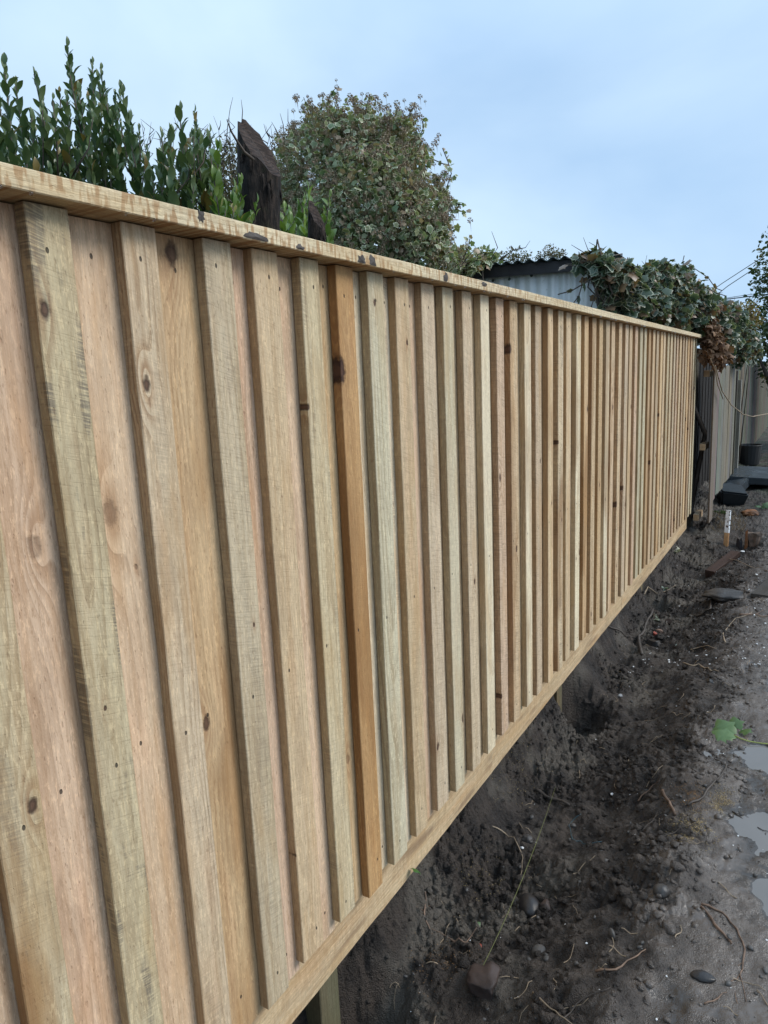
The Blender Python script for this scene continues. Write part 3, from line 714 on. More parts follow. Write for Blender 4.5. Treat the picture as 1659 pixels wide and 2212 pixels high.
def sawn_trunk(label, px0, px1, py_tip, py_low, Xp, seed, zb=-1.46):
    """slanted saw cut, high side left and back, low side right and towards the viewer"""
    rr = random.Random(seed); pm = (px0 + px1) / 2
    c = hit_x(pm, (py_tip + py_low) / 2, Xp); d = np.linalg.norm(c); rad = (px1 - px0) / 2 * d / F_PX * .97
    vd = -np.array([c[0], c[1]]) / np.hypot(c[0], c[1])            # towards camera in plan
    rt = np.array([-vd[1], vd[0]])                                   # candidate screen-right
    if rt @ MX[:2, 0] < 0: rt = -rt
    lowdir = rt * .80 + vd * .60; lowdir /= np.linalg.norm(lowdir)
    ztip = hit_x(px0 + 8, py_tip, Xp)[2]; zlow = hit_x(px1, py_low, Xp)[2]
    root = thing('sawn_trunk', label, 'tree stump', (c[0], c[1], zb))
    N = 28; rows = 26; V = []; Fc = []
    prof = [1 + .05 * math.sin(3 * a) + rr.uniform(-.03, .03) for a in [2 * math.pi * i / N for i in range(N)]]
    def topz(x, y):
        u = (x * lowdir[0] + y * lowdir[1]) / rad
        return (ztip + zlow) / 2 - (ztip - zlow) / 2 * u - zb
    for j in range(rows + 1):
        f = j / rows
        for i in range(N):
            a = 2 * math.pi * i / N; q = rad * prof[i] * (1 + .16 * (1 - f) ** 4) * (1 + rr.uniform(-.018, .018))
            x, y = q * math.cos(a), q * math.sin(a)
            tz = topz(x, y) + (rr.uniform(-.006, .006) if j == rows else 0)
            ln = .085 * (f * tz - (c[2] - zb)); V.append((x + rt[0] * ln, y + rt[1] * ln, f * tz))
    for j in range(rows):
        for i in range(N):
            a = j * N + i; b = j * N + (i + 1) % N; Fc.append((a, b, b + N, a + N))
    b = obj('trunk', mesh_from('trunk', V, Fc, BARK, None, True), root)
    m = MB(); ringp = [np.array(V[rows * N + i]) for i in range(N)]; cc = np.mean(ringp, 0)
    VV = [p + np.array([0, 0, .001]) for p in ringp] + [cc + (p - cc) * .6 + np.array([0, 0, rr.uniform(-.004, .002)]) for p in ringp] + [cc - np.array([0, 0, .004])]
    FF = [(i, (i + 1) % N, N + (i + 1) % N, N + i) for i in range(N)] + [(N + i, N + (i + 1) % N, 2 * N) for i in range(N)]
    m.add(VV, FF); m.obj('cut_face', CUT, root)
    # torn bark strips below the cut
    m = MB()
    for k in range(9):
        a = math.atan2(lowdir[1], lowdir[0]) + rr.uniform(-1.9, 1.9); q = rad * 1.02
        x, y = q * math.cos(a), q * math.sin(a); z = topz(x, y) - rr.uniform(.0, .05)
        pts = []
        for s in range(5):
            ln = .085 * (z - s * rad * .22 - (c[2] - zb)); pts.append((x * (1 + .05 * s * rr.random()) + rt[0] * ln, y * (1 + .05 * s * rr.random()) + rt[1] * ln, z - s * rad * .22))
        m = MB(); m.tube(pts, [rad * .06, rad * .08, rad * .06, rad * .04, rad * .01], 4, jit=.4); m.obj('torn_bark', BARK, root, True)
    return root, c, rad, ztip
big_st, bc, brd, bz = sawn_trunk('thick dark tree trunk sawn off at a long slant above the fence', 517, 600, 237, 400, -1.75, 3)
sawn_trunk('short thin sawn trunk just right of the thick one', 666, 702, 430, 506, -1.68, 4)
m = MB(); pts = [hit_x(*p, -1.70) for p in [(490, 258), (500, 285), (512, 305), (527, 328), (548, 345)]]
L0 = np.array(big_st.location); m.tube([p - L0 for p in pts], [.0015, .003, .004, .005, .005], 6); m.obj('broken_branch', TWIG, big_st, True)

# ------------------------------------------------------------------ ivy covered tree and other leaf masses
def clump_points(clumps, n, shell=.45, seed=0):
    """clumps: (px, py, rpx, Y, squash) -> points and outward directions"""
    rr = np.random.default_rng(seed); C = []; Rr = []
    for (px, py, rp, Yv) in clumps:
        c = hit_y(px, py, Yv); C.append(c); Rr.append(rp * np.linalg.norm(c) / F_PX)
    C = np.array(C); Rr = np.array(Rr); p = Rr ** 2.2; p /= p.sum(); idx = rr.choice(len(C), n, p=p)
    d = rr.normal(size=(n, 3)); d /= np.linalg.norm(d, axis=1, keepdims=True)
    rad = (1 - shell * rr.random(n) ** 1.6)
    wob = 1 + .34 * (fbm(d[:, 0] * 3.5 + idx, d[:, 2] * 3 + d[:, 1] * 2, seed, 3))
    P = C[idx] + d * (Rr[idx] * rad * wob)[:, None]
    return P, d, C, Rr
def leaf_mats(d, size, rr, droop=.5):
    n = len(d); dirn = d * .6 + rr.normal(size=(n, 3)) * .6 + np.array([0, 0, -droop])
    M = rot_from_dir(dirn, rr.uniform(-1.2, 1.2, n)); return M * (size * rr.uniform(.6, 1.25, n))[:, None, None]

IVY = mat_leaf('variegated_ivy', (0.15, 0.225, 0.105), (0.32, 0.335, 0.19), margin=(0.84, 0.82, 0.62), dry=(0.38, 0.28, 0.19), dryamt=.22, rough=.42)
IVYP = mat_leaf('grey_green_ivy', (0.055, 0.095, 0.060), (0.13, 0.16, 0.10), margin=(0.50, 0.50, 0.38), dry=(0.20, 0.13, 0.08), dryamt=.2, rough=.33)
BERRY = mat_plain('seed_heads', (0.38, 0.27, 0.19), 0.9, .3, 50, .2, col2=(0.40, 0.34, 0.23))
DEAD = mat_leaf('dead_ivy', (0.13, 0.065, 0.035), (0.30, 0.17, 0.09), rough=.7, transl=.15)
HEDG = mat_leaf('distant_green', (0.035, 0.06, 0.022), (0.07, 0.10, 0.035), dry=(0.16, 0.12, 0.03), dryamt=.08, rough=.5)
YELL = mat_leaf('autumn_yellow', (0.22, 0.17, 0.04), (0.34, 0.26, 0.08), dry=(0.20, 0.10, 0.05), dryamt=.2, rough=.6)
GREYL = mat_leaf('faded_shrub', (0.13, 0.11, 0.07), (0.17, 0.18, 0.09), dry=(0.20, 0.15, 0.10), dryamt=.3, rough=.7)

tree = thing('ivy_covered_tree', 'big rounded tree smothered in variegated ivy with brown seed heads behind the fence', 'tree', tuple(hit_y(790, 560, 5.2) * [1, 1, 0] + [0, 0, -1.46]))
TL = np.array(tree.location)
cl = [(690, 380, 80, 5.1), (760, 330, 80, 5.2), (840, 330, 70, 5.3), (700, 300, 52, 5.2), (860, 400, 80, 5.2), (790, 430, 105, 5.0), (720, 480, 85, 4.9), (880, 480, 80, 5.0), (925, 440, 48, 5.2),
      (640, 440, 60, 5.1), (640, 340, 42, 5.2), (920, 520, 60, 5.0), (800, 540, 90, 4.9), (960, 560, 40, 5.2), (650, 520, 60, 5.0), (870, 290, 34, 5.3), (780, 275, 34, 5.2), (680, 262, 26, 5.2), (905, 345, 30, 5.3), (740, 270, 22, 5.2), (960, 490, 26, 5.1), (900, 560, 70, 5.0), (800, 640, 75, 5.1), (710, 610, 60, 5.1), (890, 640, 60, 5.1)]
rr = np.random.default_rng(21)
cl = [(a, b, c_ * .90, y_) for a, b, c_, y_ in cl]
P, d, C, Rr = clump_points(cl, 15500, .45, 21)
ext = rr.random(len(P)) < .12; P[ext] += d[ext] * (rr.random(ext.sum()) ** 1.5 * .10)[:, None]
M = leaf_mats(d, .040, rr, .7) * rr.choice([.75, 1.0, 1.25], len(P))[:, None, None]
leaves_on(tree, (IVV, IVF, IVE), M, P, IVY, 300)
# seed heads: little spiky balls, on the outside
hd = []
for k in range(16):
    v = rng.normal(size=3); v /= np.linalg.norm(v); hd.append(v)
HV = []; HF = []
for k, v in enumerate(hd):
    u = np.cross(v, [.3, .5, .8]); u /= np.linalg.norm(u); q = np.cross(v, u); b = len(HV)
    c = v * 1.0; s_ = .24
    HV += [c + u * s_, c + q * s_, c - u * s_, c - q * s_, c + v * s_, c - v * 0.9]; HF += [(b, b + 1, b + 4), (b + 1, b + 2, b + 4), (b + 2, b + 3, b + 4), (b + 3, b, b + 4), (b, b + 5, b + 2)]
b = len(HV); HV += [(-.12, 0, 0), (.12, 0, 0), (.3, .3, -4.5), (0, -.12, 0), (0, .12, 0)]; HF += [(b, b + 1, b + 2, b + 2), (b + 3, b + 4, b + 2, b + 2)] if False else [(b, b + 1, b + 2), (b + 3, b + 4, b + 2)]
HF = [f if len(f) == 3 else f for f in HF]; HV = np.array(HV, float); HF = np.array(HF)
P2, d2, _, _ = clump_points(cl, 2700, .15, 22)
up_ = d2[:, 2] > -.3; P2, d2 = P2[up_], d2[up_]
P2 = P2 + d2 * (rr.uniform(0, 1, len(P2)) ** 2 * .15)[:, None]
ms = np.array([np.eye(3) * s_ for s_ in rr.uniform(.012, .024, len(P2))])
o = obj('seed_heads', scatter_mesh('seed_heads', HV, HF, ms, P2 - TL, BERRY), tree); o['kind'] = 'stuff'
m = MB()
base = TL * 0
for k in range(7):
    a = k * .9; top = C[k % len(C)] - TL; m.tube([(math.cos(a) * .05, math.sin(a) * .05, 0), top * .5 + np.array([math.cos(a) * .1, 0, 0]), top], [.07, .045, .015], 7)
m.obj('trunk', BARK, tree, True)
# sprays sticking out of the crown
m = MB(); sp = [[(965, 405), (975, 375), (968, 350), (956, 320)], [(935, 450), (965, 448), (985, 440), (1003, 443)], [(905, 345), (930, 342), (960, 355)], [(925, 470), (950, 462), (985, 452), (1006, 460)], [(700, 290), (706, 262), (700, 240)], [(800, 270), (798, 248), (795, 235)], [(868, 275), (862, 258), (860, 245)], [(905, 300), (915, 275), (912, 262)],
     [(1000, 560), (1012, 535), (1015, 515)], [(985, 590), (1010, 555), (1025, 540)]]
SP, SD = [], []
for s_ in sp:
    pts = [hit_y(px, py, 5.15) for px, py in s_]; m.tube([p - TL for p in pts], .004, 4)
    for a, b in zip(pts, pts[1:]):
        for f in np.linspace(0, 1, 6): SP.append(a + (b - a) * f + rr.normal(size=3) * .012); SD.append(rr.normal(size=3))
tops = P[(d[:, 2] > .35) & (np.arange(len(P)) % 7 == 0)]; HH = []
# keep only points on the outside of the crown
lim_ = np.array([max(C[k][2] + Rr[k] * .75 for k in range(len(C)) if abs(p[0] - C[k][0]) < Rr[k] * .8) if any(abs(p[0] - C[k][0]) < Rr[k] * .8 for k in range(len(C))) else -9 for p in tops])
tops = tops[tops[:, 2] > lim_ - .10][:90]
for p in tops:
    L = rr.uniform(.05, .13); tip = p + np.array([rr.normal() * .05, rr.normal() * .05, L]); mid = (p + tip) / 2 + rr.normal(size=3) * .01
    m.tube([p - TL, mid - TL, tip - TL], .003, 4)
    for k in range(rr.integers(3, 7)): HH.append(tip + rr.normal(size=3) * .030 - np.array([0, 0, .01 * k]))
    for f in np.linspace(.2, .9, 5): SP.append(p + (tip - p) * f + rr.normal(size=3) * .01); SD.append(rr.normal(size=3))
m.obj('sprays', TWIG, tree)
HH = np.array(HH); o = obj('seed_heads', scatter_mesh('seed_heads', HV, HF, np.array([np.eye(3) * q for q in rr.uniform(.010, .019, len(HH))]), HH - TL, BERRY), tree); o['kind'] = 'stuff'
SP = np.array(SP); SD = np.array(SD)
o = obj('spray_leaves', scatter_mesh('spray_leaves', IVV, IVF, leaf_mats(SD, .038, rr, .3), SP - TL, IVY, {'edge': IVE}, True), tree); o['kind'] = 'stuff'

# faded shrub between laurels and the ivy tree, and its bare twigs
def shrub(name, label, cat, clumps, n, size, mat, seed, tmpl=(SLV, SLF, SLE), nobj=0, twigs=(), trunk=True, shell=.9, groundz=-1.46, group=None):
    rr = np.random.default_rng(seed); P, d, C, Rr = clump_points(clumps, n, shell, seed)
    c = C.mean(0); root = thing(name, label, cat, (c[0], c[1], groundz), group); L0 = np.array(root.location)
    leaves_on(root, tmpl, leaf_mats(d, size, rr, .2), P, mat, nobj, stuffname='foliage')
    m = MB()
    for k, q in enumerate(C): m.tube([(rr.uniform(-.05, .05), rr.uniform(-.05, .05), 0), (q - L0) * .55 + rr.normal(size=3) * .05, q - L0], [.03 * (Rr.max() / .5), .02 * (Rr.max() / .5), .006], 5)
    for tw in twigs:
        pts = [hit_y(px, py, clumps[0][3]) - L0 for px, py in tw]; m.tube(pts, [.006 - .0045 * i / (len(pts) - 1) for i in range(len(pts))], 4)
    m.obj('trunk', TWIG, root, True)
    return root
tw = []
rt = random.Random(9)
for k in range(46):
    x = rt.uniform(300, 640); y = 400; h = rt.uniform(90, 150) if x < 480 else rt.uniform(80, 165)
    dx = rt.uniform(-30, 30); pts = [(x, y)]
    for s_ in range(1, 6): pts.append((x + dx * (s_ / 5) ** 1.5 + rt.uniform(-3, 3), y - h * s_ / 5))
    tw.append(pts)
    for q in (2, 3, 4): 
        a = pts[q]; tw.append([a, (a[0] + rt.uniform(-14, 14), a[1] - rt.uniform(8, 16)), (a[0] + rt.uniform(-22, 22), a[1] - rt.uniform(18, 34))])
tw += [[(487, 330), (492, 270), (497, 235), (503, 210)], [(520, 300), (524, 240), (521, 215)], [(615, 310), (612, 270), (605, 245)], [(640, 300), (622, 262), (622, 235)]]
shrub('thorny_shrub', 'thin faded shrub with bare twigs between the laurels and the ivy tree', 'shrub', [(480, 420, 70, 5.6), (520, 380, 60, 5.7), (560, 430, 70, 5.6), (600, 380, 60, 5.6), (430, 400, 50, 5.7), (590, 450, 60, 5.5), (480, 350, 40, 5.7), (400, 420, 60, 5.7), (500, 450, 60, 5.5), (640, 420, 40, 5.4)], 7500, .036, GREYL, 31, twigs=tw)
shrub('distant_bush', 'hazy olive bush top behind the shed roof, left one of two', 'bush', [(1110, 556, 20, 14), (1085, 560, 16, 14), (1135, 558, 15, 14)], 700, .05, GREYL, 32)
shrub('distant_bush', 'hazy olive bush top behind the shed roof, right one of two', 'bush', [(1188, 548, 17, 16), (1208, 552, 13, 16), (1168, 556, 12, 16)], 700, .05, GREYL, 33)
shrub('ivy_shoots', 'loose green shoots climbing left of the corrugated roof', 'plant', [(990, 560, 22, 5.6), (1040, 555, 18, 5.8), (1015, 570, 22, 5.6), (1065, 560, 14, 6.6)], 420, .05, IVY, 34, tmpl=(IVV, IVF, IVE),
      twigs=[[(1000, 590), (1030, 560), (1060, 545), (1090, 548)], [(1030, 565), (1033, 545), (1025, 530)], [(1060, 560), (1075, 535), (1062, 500)], [(1080, 560), (1110, 540), (1135, 535), (1145, 520)]])

# ------------------------------------------------------------------ shed
shed = thing('corrugated_shed', 'pale corrugated metal shed with a dark wavy roof edge behind the fence', 'shed', (-3.3, 7.4, -1.46))
SL = np.array(shed.location)
def mat_galv():
    t = NT('pale_galvanised'); co = t.world(); X, Y, Z = t.sep(co)[:3]
    n = t.noise(t.v_('MULTIPLY', co, (9, 9, 1.2)), 1, 4); n2 = t.noise(co, 30, 3)
    col = t.mix(t.sm(.35, .7, n), (0.84, 0.88, 0.90), (0.68, 0.74, 0.78)); col = t.mix(t.mul(t.sm(.6, .75, n2), .35), col, (0.30, 0.30, 0.28))
    t.bump(n2, .15, .002); return t.fin(col, .45, Metallic=.15)
GALV = mat_galv()
ROOF = mat_plain('mossy_roof_sheet', (0.06, 0.085, 0.09), .6, .4, 40, .4, .002, col2=(0.035, 0.05, 0.045))
TARRED = mat_plain('tarred_timber', (0.020, 0.018, 0.022), .6, .3, 40, .4)
SX0, SX1, SY0, SY1 = -5.2, -1.50, 6.0, 9.0
def rz(x): return 0.955 + (x + 2.35) * -.04
# wall sheets, 0.66 m wide each
def corr(n0, n1, pitch, amp, base, k=8):
    out = []; n = int(round((n1 - n0) / pitch * k))
    for i in range(n + 1): s_ = n0 + (n1 - n0) * i / n; out.append((s_, base + amp * math.cos(2 * math.pi * s_ / pitch)))
    return out
x = SX1; k = 0
while x > SX0 + .1:
    x0 = max(x - .66, SX0); m = MB(); pr = corr(x0 - .03, x, .076 * 1.25, .009, SY0 + (.003 if k % 2 else 0)); V = []
    for (xx, yy) in pr: V += [(xx, yy, -1.46), (xx, yy, rz(xx) - .06)]
    m.add([np.array(v) - SL for v in V], [(2 * i, 2 * i + 2, 2 * i + 3, 2 * i + 1) for i in range(len(pr) - 1)]); m.obj('wall_sheet', GALV, shed, True); x = x0; k += 1
m = MB()
for (a, b) in (((SX1 - .02, SY0 + .02, -1.46), (SX1, SY1, rz(SX1) - .08)), ((SX0, SY0 + .02, -1.46), (SX0 + .02, SY1, rz(SX0) - .08)), ((SX0, SY1 - .02, -1.46), (SX1, SY1, .75))): m.box(np.array(a) - SL, np.array(b) - SL)
m.obj('wall', TARRED, shed)
m = MB(); V = []
pr = corr(SX0 - .1, SX1 + .10, .10, .013, 0)
for (xx, h) in pr: V += [(xx, SY0 - .14, rz(xx) + h), (xx, SY1 + .1, rz(xx) + h - .12), (xx, SY0 - .14, rz(xx) + h - .006), (xx, SY1 + .1, rz(xx) + h - .126)]
nn = len(pr); m.add([np.array(v) - SL for v in V], [f for i in range(nn - 1) for f in ((4 * i, 4 * i + 4, 4 * i + 5, 4 * i + 1), (4 * i + 2, 4 * i + 3, 4 * i + 7, 4 * i + 6), (4 * i, 4 * i + 2, 4 * i + 6, 4 * i + 4))])
m.obj('roof', ROOF, shed, True)
m = MB()
V = []
for (xx, yy, zz) in ((SX0 - .05, SY0 - .10, 0), (SX1 + .05, SY0 - .10, 0), (SX1 + .05, SY0 - .06, 0), (SX0 - .05, SY0 - .06, 0)): V += [(xx, yy, rz(xx) - .105), (xx, yy, rz(xx) - .018)]
m.add([np.array(v) - SL for v in V], [(0, 2, 3, 1), (2, 4, 5, 3), (4, 6, 7, 5), (6, 0, 1, 7), (1, 3, 5, 7), (0, 6, 4, 2)]); m.obj('fascia_board', TARRED, shed)
RUST = mat_plain('grey_green_washer', (0.12, 0.16, 0.15), .6, .3, 80, .3)
me = mesh_from('bolt_head', IC2V * np.array([.013, .008, .013]), IC2F, RUST, None, True)
for px in (1065, 1100, 1148): 
    q = hit_y(px, 606 if px < 1080 else (603 if px < 1120 else 595), SY0 - .008); obj('bolt_head', me, shed, tuple(q - SL))

# ------------------------------------------------------------------ ivy heap over shed corner and old fence
def ivy_heap(name, label, clumps, n, size, seed, shell=.5, nobj=300):
    rr = np.random.default_rng(seed); P, d, C, Rr = clump_points(clumps, n, shell, seed)
    c = C.mean(0); root = thing(name, label, 'ivy', (c[0], c[1], -1.5)); L0 = np.array(root.location)
    leaves_on(root, (IVV, IVF, IVE), leaf_mats(d, size, rr, .8) * rr.choice([.5, .65, .8, 1.0, 1.15], len(P))[:, None, None], P, IVYP, nobj)
    m = MB()
    for k in range(len(C) * 3):
        a = C[rr.integers(len(C))]; q = C[rr.integers(len(C))]
        if np.linalg.norm(a - q) > 1.2: continue
        mid = (a + q) / 2 + rr.normal(size=3) * .08; m.tube([a - L0, mid - L0, q - L0], .006, 5)
    m.tube([(0, 0, 0), (.1, .1, .8), C[0] - L0], [.03, .025, .01], 6)
    for k in range(40):
        q = rr.integers(len(C)); dd = rr.normal(size=3); dd[2] = abs(dd[2]) * .8; dd /= np.linalg.norm(dd); a = C[q] + dd * Rr[q] * .6; b = C[q] + dd * Rr[q] * rr.uniform(1.15, 1.6) + rr.normal(size=3) * .04
        m.tube([a - L0, (a + b) / 2 + rr.normal(size=3) * .02 - L0, b - L0], [.004, .003, .0015], 4)
    o = m.obj('stems', TWIG, root, True); o['kind'] = 'stuff'; return root, L0
heap1, H1 = ivy_heap('ivy', 'variegated ivy hanging over the right corner of the shed', [(1278, 562, 22, 5.75), (1305, 580, 26, 5.7), (1255, 562, 13, 5.7), (1335, 595, 28, 5.8), (1318, 615, 20, 5.8), (1355, 630, 34, 6.0), (1340, 600, 28, 6.0), (1287, 548, 13, 5.8), (1352, 665, 34, 6.0), (1310, 662, 12, 5.8)], 1500, .074, 41, .8)
heap2, H2 = ivy_heap('ivy', 'dense grey green ivy mound on top of the old grey fence', [(1390, 610, 33, 7.0), (1420, 600, 29, 7.2), (1450, 610, 33, 7.4), (1400, 660, 40, 7.0), (1450, 665, 40, 7.4), (1480, 625, 29, 7.8), (1500, 665, 38, 8.0), (1525, 650, 26, 8.6), (1475, 585, 15, 7.6), (1440, 580, 14, 7.3), (1535, 690, 36, 8.8), (1570, 690, 31, 9.4),
    (1590, 720, 33, 9.8), (1560, 735, 31, 9.0), (1610, 745, 26, 10), (1595, 765, 21, 9.8), (1625, 760, 17, 10.2), (1500, 700, 34, 8.2), (1380, 690, 26, 7.0)], 8200, .066, 42, .6)
# trailing sprays of ivy with separate leaves against the sky and the shed wall
def trail(root, L0, lines, size, seed, mat=IVYP):
    rr = np.random.default_rng(seed); m = MB(); Pp = []
    for ln, Yv in lines:
        pts = [hit_y(px, py, Yv) for px, py in ln]; m.tube([p - L0 for p in pts], .0045, 5)
        for a, b in zip(pts, pts[1:]):
            k = max(1, int(np.linalg.norm(b - a) / .075))
            for f in np.linspace(0, 1, k, endpoint=False): Pp.append(a + (b - a) * f)
    m.obj('trailing_stem', TWIG, root, True); Pp = np.array(Pp)
    M = leaf_mats(rr.normal(size=Pp.shape), size, rr, .6)
    me = mesh_from('leaf', IVV, IVF, mat, {'rnd': np.full(len(IVV), .31), 'edge': IVE}, True)
    for i in range(len(Pp)):
        o = bpy.data.objects.new('leaf', me); MM = Matrix.Identity(4)
        for a in range(3):
            for b in range(3): MM[a][b] = M[i][a][b]
            MM[a][3] = Pp[i][a] - L0[a]
        o.parent = root; o.matrix_basis = MM; COL.objects.link(o)
trail(heap1, H1, [([(1290, 590), (1262, 612), (1235, 628), (1205, 636)], 5.6), ([(1290, 605), (1285, 640), (1275, 670)], 5.65), ([(1245, 575), (1222, 572), (1212, 580)], 5.6), ([(1262, 600), (1250, 640), (1235, 660)], 5.7), ([(1310, 640), (1300, 660)], 5.7)], .06, 5)
trail(heap2, H2, [([(1340, 590), (1352, 572), (1356, 556)], 6.2), ([(1405, 590), (1400, 572), (1410, 560)], 7), ([(1440, 575), (1448, 562), (1458, 560)], 7.2), ([(1380, 600), (1372, 585), (1378, 570)], 6.8), ([(1520, 640), (1540, 642), (1562, 655)], 8.4), ([(1470, 590), (1500, 580), (1530, 600), (1545, 622), (1560, 628)], 7.8), ([(1490, 605), (1520, 618), (1545, 632), (1570, 640)], 7.9), ([(1480, 580), (1475, 565), (1478, 552)], 7.7), ([(1560, 660), (1580, 670), (1600, 690)], 9.2), ([(1600, 700), (1635, 735), (1645, 745)], 10)], .06, 6)
# clump of dead brown leaves hanging at the end of the new fence
rr = np.random.default_rng(43)
P, d, C, Rr = clump_points([(1543, 715, 14, 7.95), (1546, 745, 20, 7.95), (1532, 762, 16, 7.95), (1556, 766, 18, 7.95), (1550, 780, 14, 7.95), (1532, 735, 12, 8.0), (1540, 690, 10, 8.1), (1548, 665, 9, 8.2)], 560, 1.0, 43)
dead = thing('dead_ivy', 'bunch of curled brown dead leaves hanging at the end of the new fence', 'dead leaves', tuple(C.mean(0)))
leaves_on(dead, (IVV * np.array([1, 1, 4.0]), IVF, IVE), leaf_mats(d, .065, rr, .9), P, DEAD, 300)

# right edge conifer and the yellow shrub
shrub('evergreen_tree', 'dark evergreen tree at the right edge beyond the lane', 'tree', [(1668, 590, 38, 17), (1665, 640, 45, 17), (1655, 690, 42, 17), (1650, 730, 40, 16.5), (1690, 560, 45, 17), (1640, 710, 26, 17), (1720, 650, 80, 18), (1665, 760, 36, 16.5), (1700, 800, 50, 17), (1635, 760, 24, 16.5), (1625, 735, 18, 16.5), (1860, 560, 120, 18), (1880, 700, 120, 18), (1980, 620, 120, 19), (1990, 750, 120, 19), (1780, 790, 60, 18), (1730, 560, 80, 18)], 15000, .10, HEDG, 51, groundz=-1.75)
shrub('yellow_shrub', 'yellowing autumn shrub behind the ivy near the right edge', 'shrub', [(1590, 668, 15, 14), (1608, 680, 20, 14), (1622, 664, 14, 14), (1603, 700, 22, 14), (1630, 690, 16, 14), (1580, 685, 14, 14)], 1500, .045, YELL, 52, groundz=-1.75,
      twigs=[[(1590, 690), (1588, 655), (1586, 640)], [(1612, 690), (1618, 655), (1620, 645)], [(1630, 690), (1636, 650), (1638, 640)]])

# overhead cables
CAB = mat_plain('cable', (0.07, 0.075, 0.085), .6, .1)
cabs = [('upper of the two steep overhead cables rising to the right', [(1500, 655), (1560, 612), (1640, 560), (1700, 521)], 30, .013),
        ('lower of the two steep overhead cables rising to the right', [(1510, 668), (1572, 618), (1634, 577), (1700, 535)], 28, .013),
        ('thin nearly level overhead cable above the thicker one', [(1530, 650), (1600, 639), (1645, 633), (1720, 622)], 34, .011),
        ('thicker nearly level overhead cable low in the sky', [(1520, 652), (1580, 645), (1640, 638), (1720, 628)], 34, .022)]
for lab, pts, Yv, rd in cabs:
    m = MB(); m.tube([hit_y(px, py, Yv) for px, py in pts], rd, 6); tag(m.obj('overhead_cable', CAB), lab, 'cable')

# ------------------------------------------------------------------ old grey fences beyond
OLD = (0.22, 0.205, 0.185)
old = thing('weathered_panel', 'weathered grey board fence panel standing loose just past the new fence', 'fence', (-0.92, 9.0, -1.6))
OL = Vector(old.location)
yy = 8.10; k = 0
ro = random.Random(4)
while yy < 10.3:
    W = .26; bot = -1.62 if k == 0 else (-1.40 - .05 * ro.random()); bot = {0: -1.64, 1: -1.45}.get(k, bot)
    me = board_mesh('board', W, .016, .02 - bot, TIM, 12, .003, .002, 500 + k)
    o = obj('board', me, old, Vector((-.905 + .003 * math.sin(k * 2.2) - .004 * (k % 2), yy + W / 2, .02)) - OL, (0, R(ro.uniform(-.2, .3)), R(ro.uniform(-.6, .6))))
    timber(o, tuple(c * ro.uniform(.85, 1.2) for c in OLD), seed=k * 1.7 + 5, rings=.6, saw=.05, algae=.2, ringf=70, mould=.6, stain=.2)
    yy += W - .006; k += 1
for k in range(31):  # added near-black boards standing in for the shade in the gap behind the panel
    me = board_mesh('gap_shade_board', .16, .02, 1.95, TIM, 5, .003, .002, 560 + k)
    timber(obj('gap_shade_board', me, old, Vector((-1.30 + .008 * (k % 2), 8.12 + .152 * k, .16)) - OL), (.016, .013, .011), seed=k * .9, rings=.4)
CUTW = (0.62, 0.46, 0.30)
for px, py, s_ in ((1527, 807, .075), (1518, 966, .07), (1504, 1118, .07)):
    if s_ == 0: continue
    q = hit_y(px, py, 8.10); m = MB(); m.box((-.03, 0, -.033), (.025, .30, .033)); me = m.mesh('rail', TIM)
    timber(obj('rail', me, old, Vector(q) - OL + Vector((0, 0, 0))), CUTW, seed=py, rings=.3, ringf=200)
dk = board_mesh('post', .16, .12, 2.2, TIM, 8, .004, .006, 77)
pst = obj('old_fence_post', dk); pst.location = (-1.085, 8.22, .20); timber(pst, (.045, .036, .03), seed=4, rings=.5, algae=.2)
tag(pst, 'dark rotten post in the gap at the end of the new fence', 'post')

def old_post(label, px, X, h, wd, col, seed):
    me = board_mesh('post', wd, .06, h + .1, TIM, 8, .006, .004, seed); g = hit_x(px, 900, X)
    o = obj('old_fence_post', me); o.location = (X, g[1], -1.75 + h); timber(o, col, seed=seed, algae=.3, rings=.5); tag(o, label, 'post'); return o
old_post('dark leaning post between the two old grey fences', 1590, -1.0, 1.7, .14, (.05, .042, .035), 81)
old_post('pale narrow plank upright between the two old grey fences', 1599, -1.0, 1.55, .10, (.34, .34, .33), 82)

far = thing('far_fence', 'long mossy old board fence receding along the lane', 'fence', (-1.15, 20, -1.75))
FF = Vector(far.location); me = board_mesh('board', .15, .02, 1.87, TIM, 3, .002, .002, 90)
y = 12.8; k = 0
while y < 42:
    o = obj('board', me, far, Vector((-1.15 + .006 * (k % 2), y, .10 + ro.uniform(-.015, .015))) - FF)
    timber(o, tuple(c * ro.uniform(.8, 1.2) for c in (.21, .20, .17)), seed=k * .77, rings=.5, algae=.3, saw=0); y += .148; k += 1
for z in (-.2, -1.4):
    m = MB(); m.box((-.06, -7.2, z + 1.75 - .04), (-.025, 22, z + 1.75 + .04)); timber(m.obj('rail', TIM, far), (.1, .09, .07))

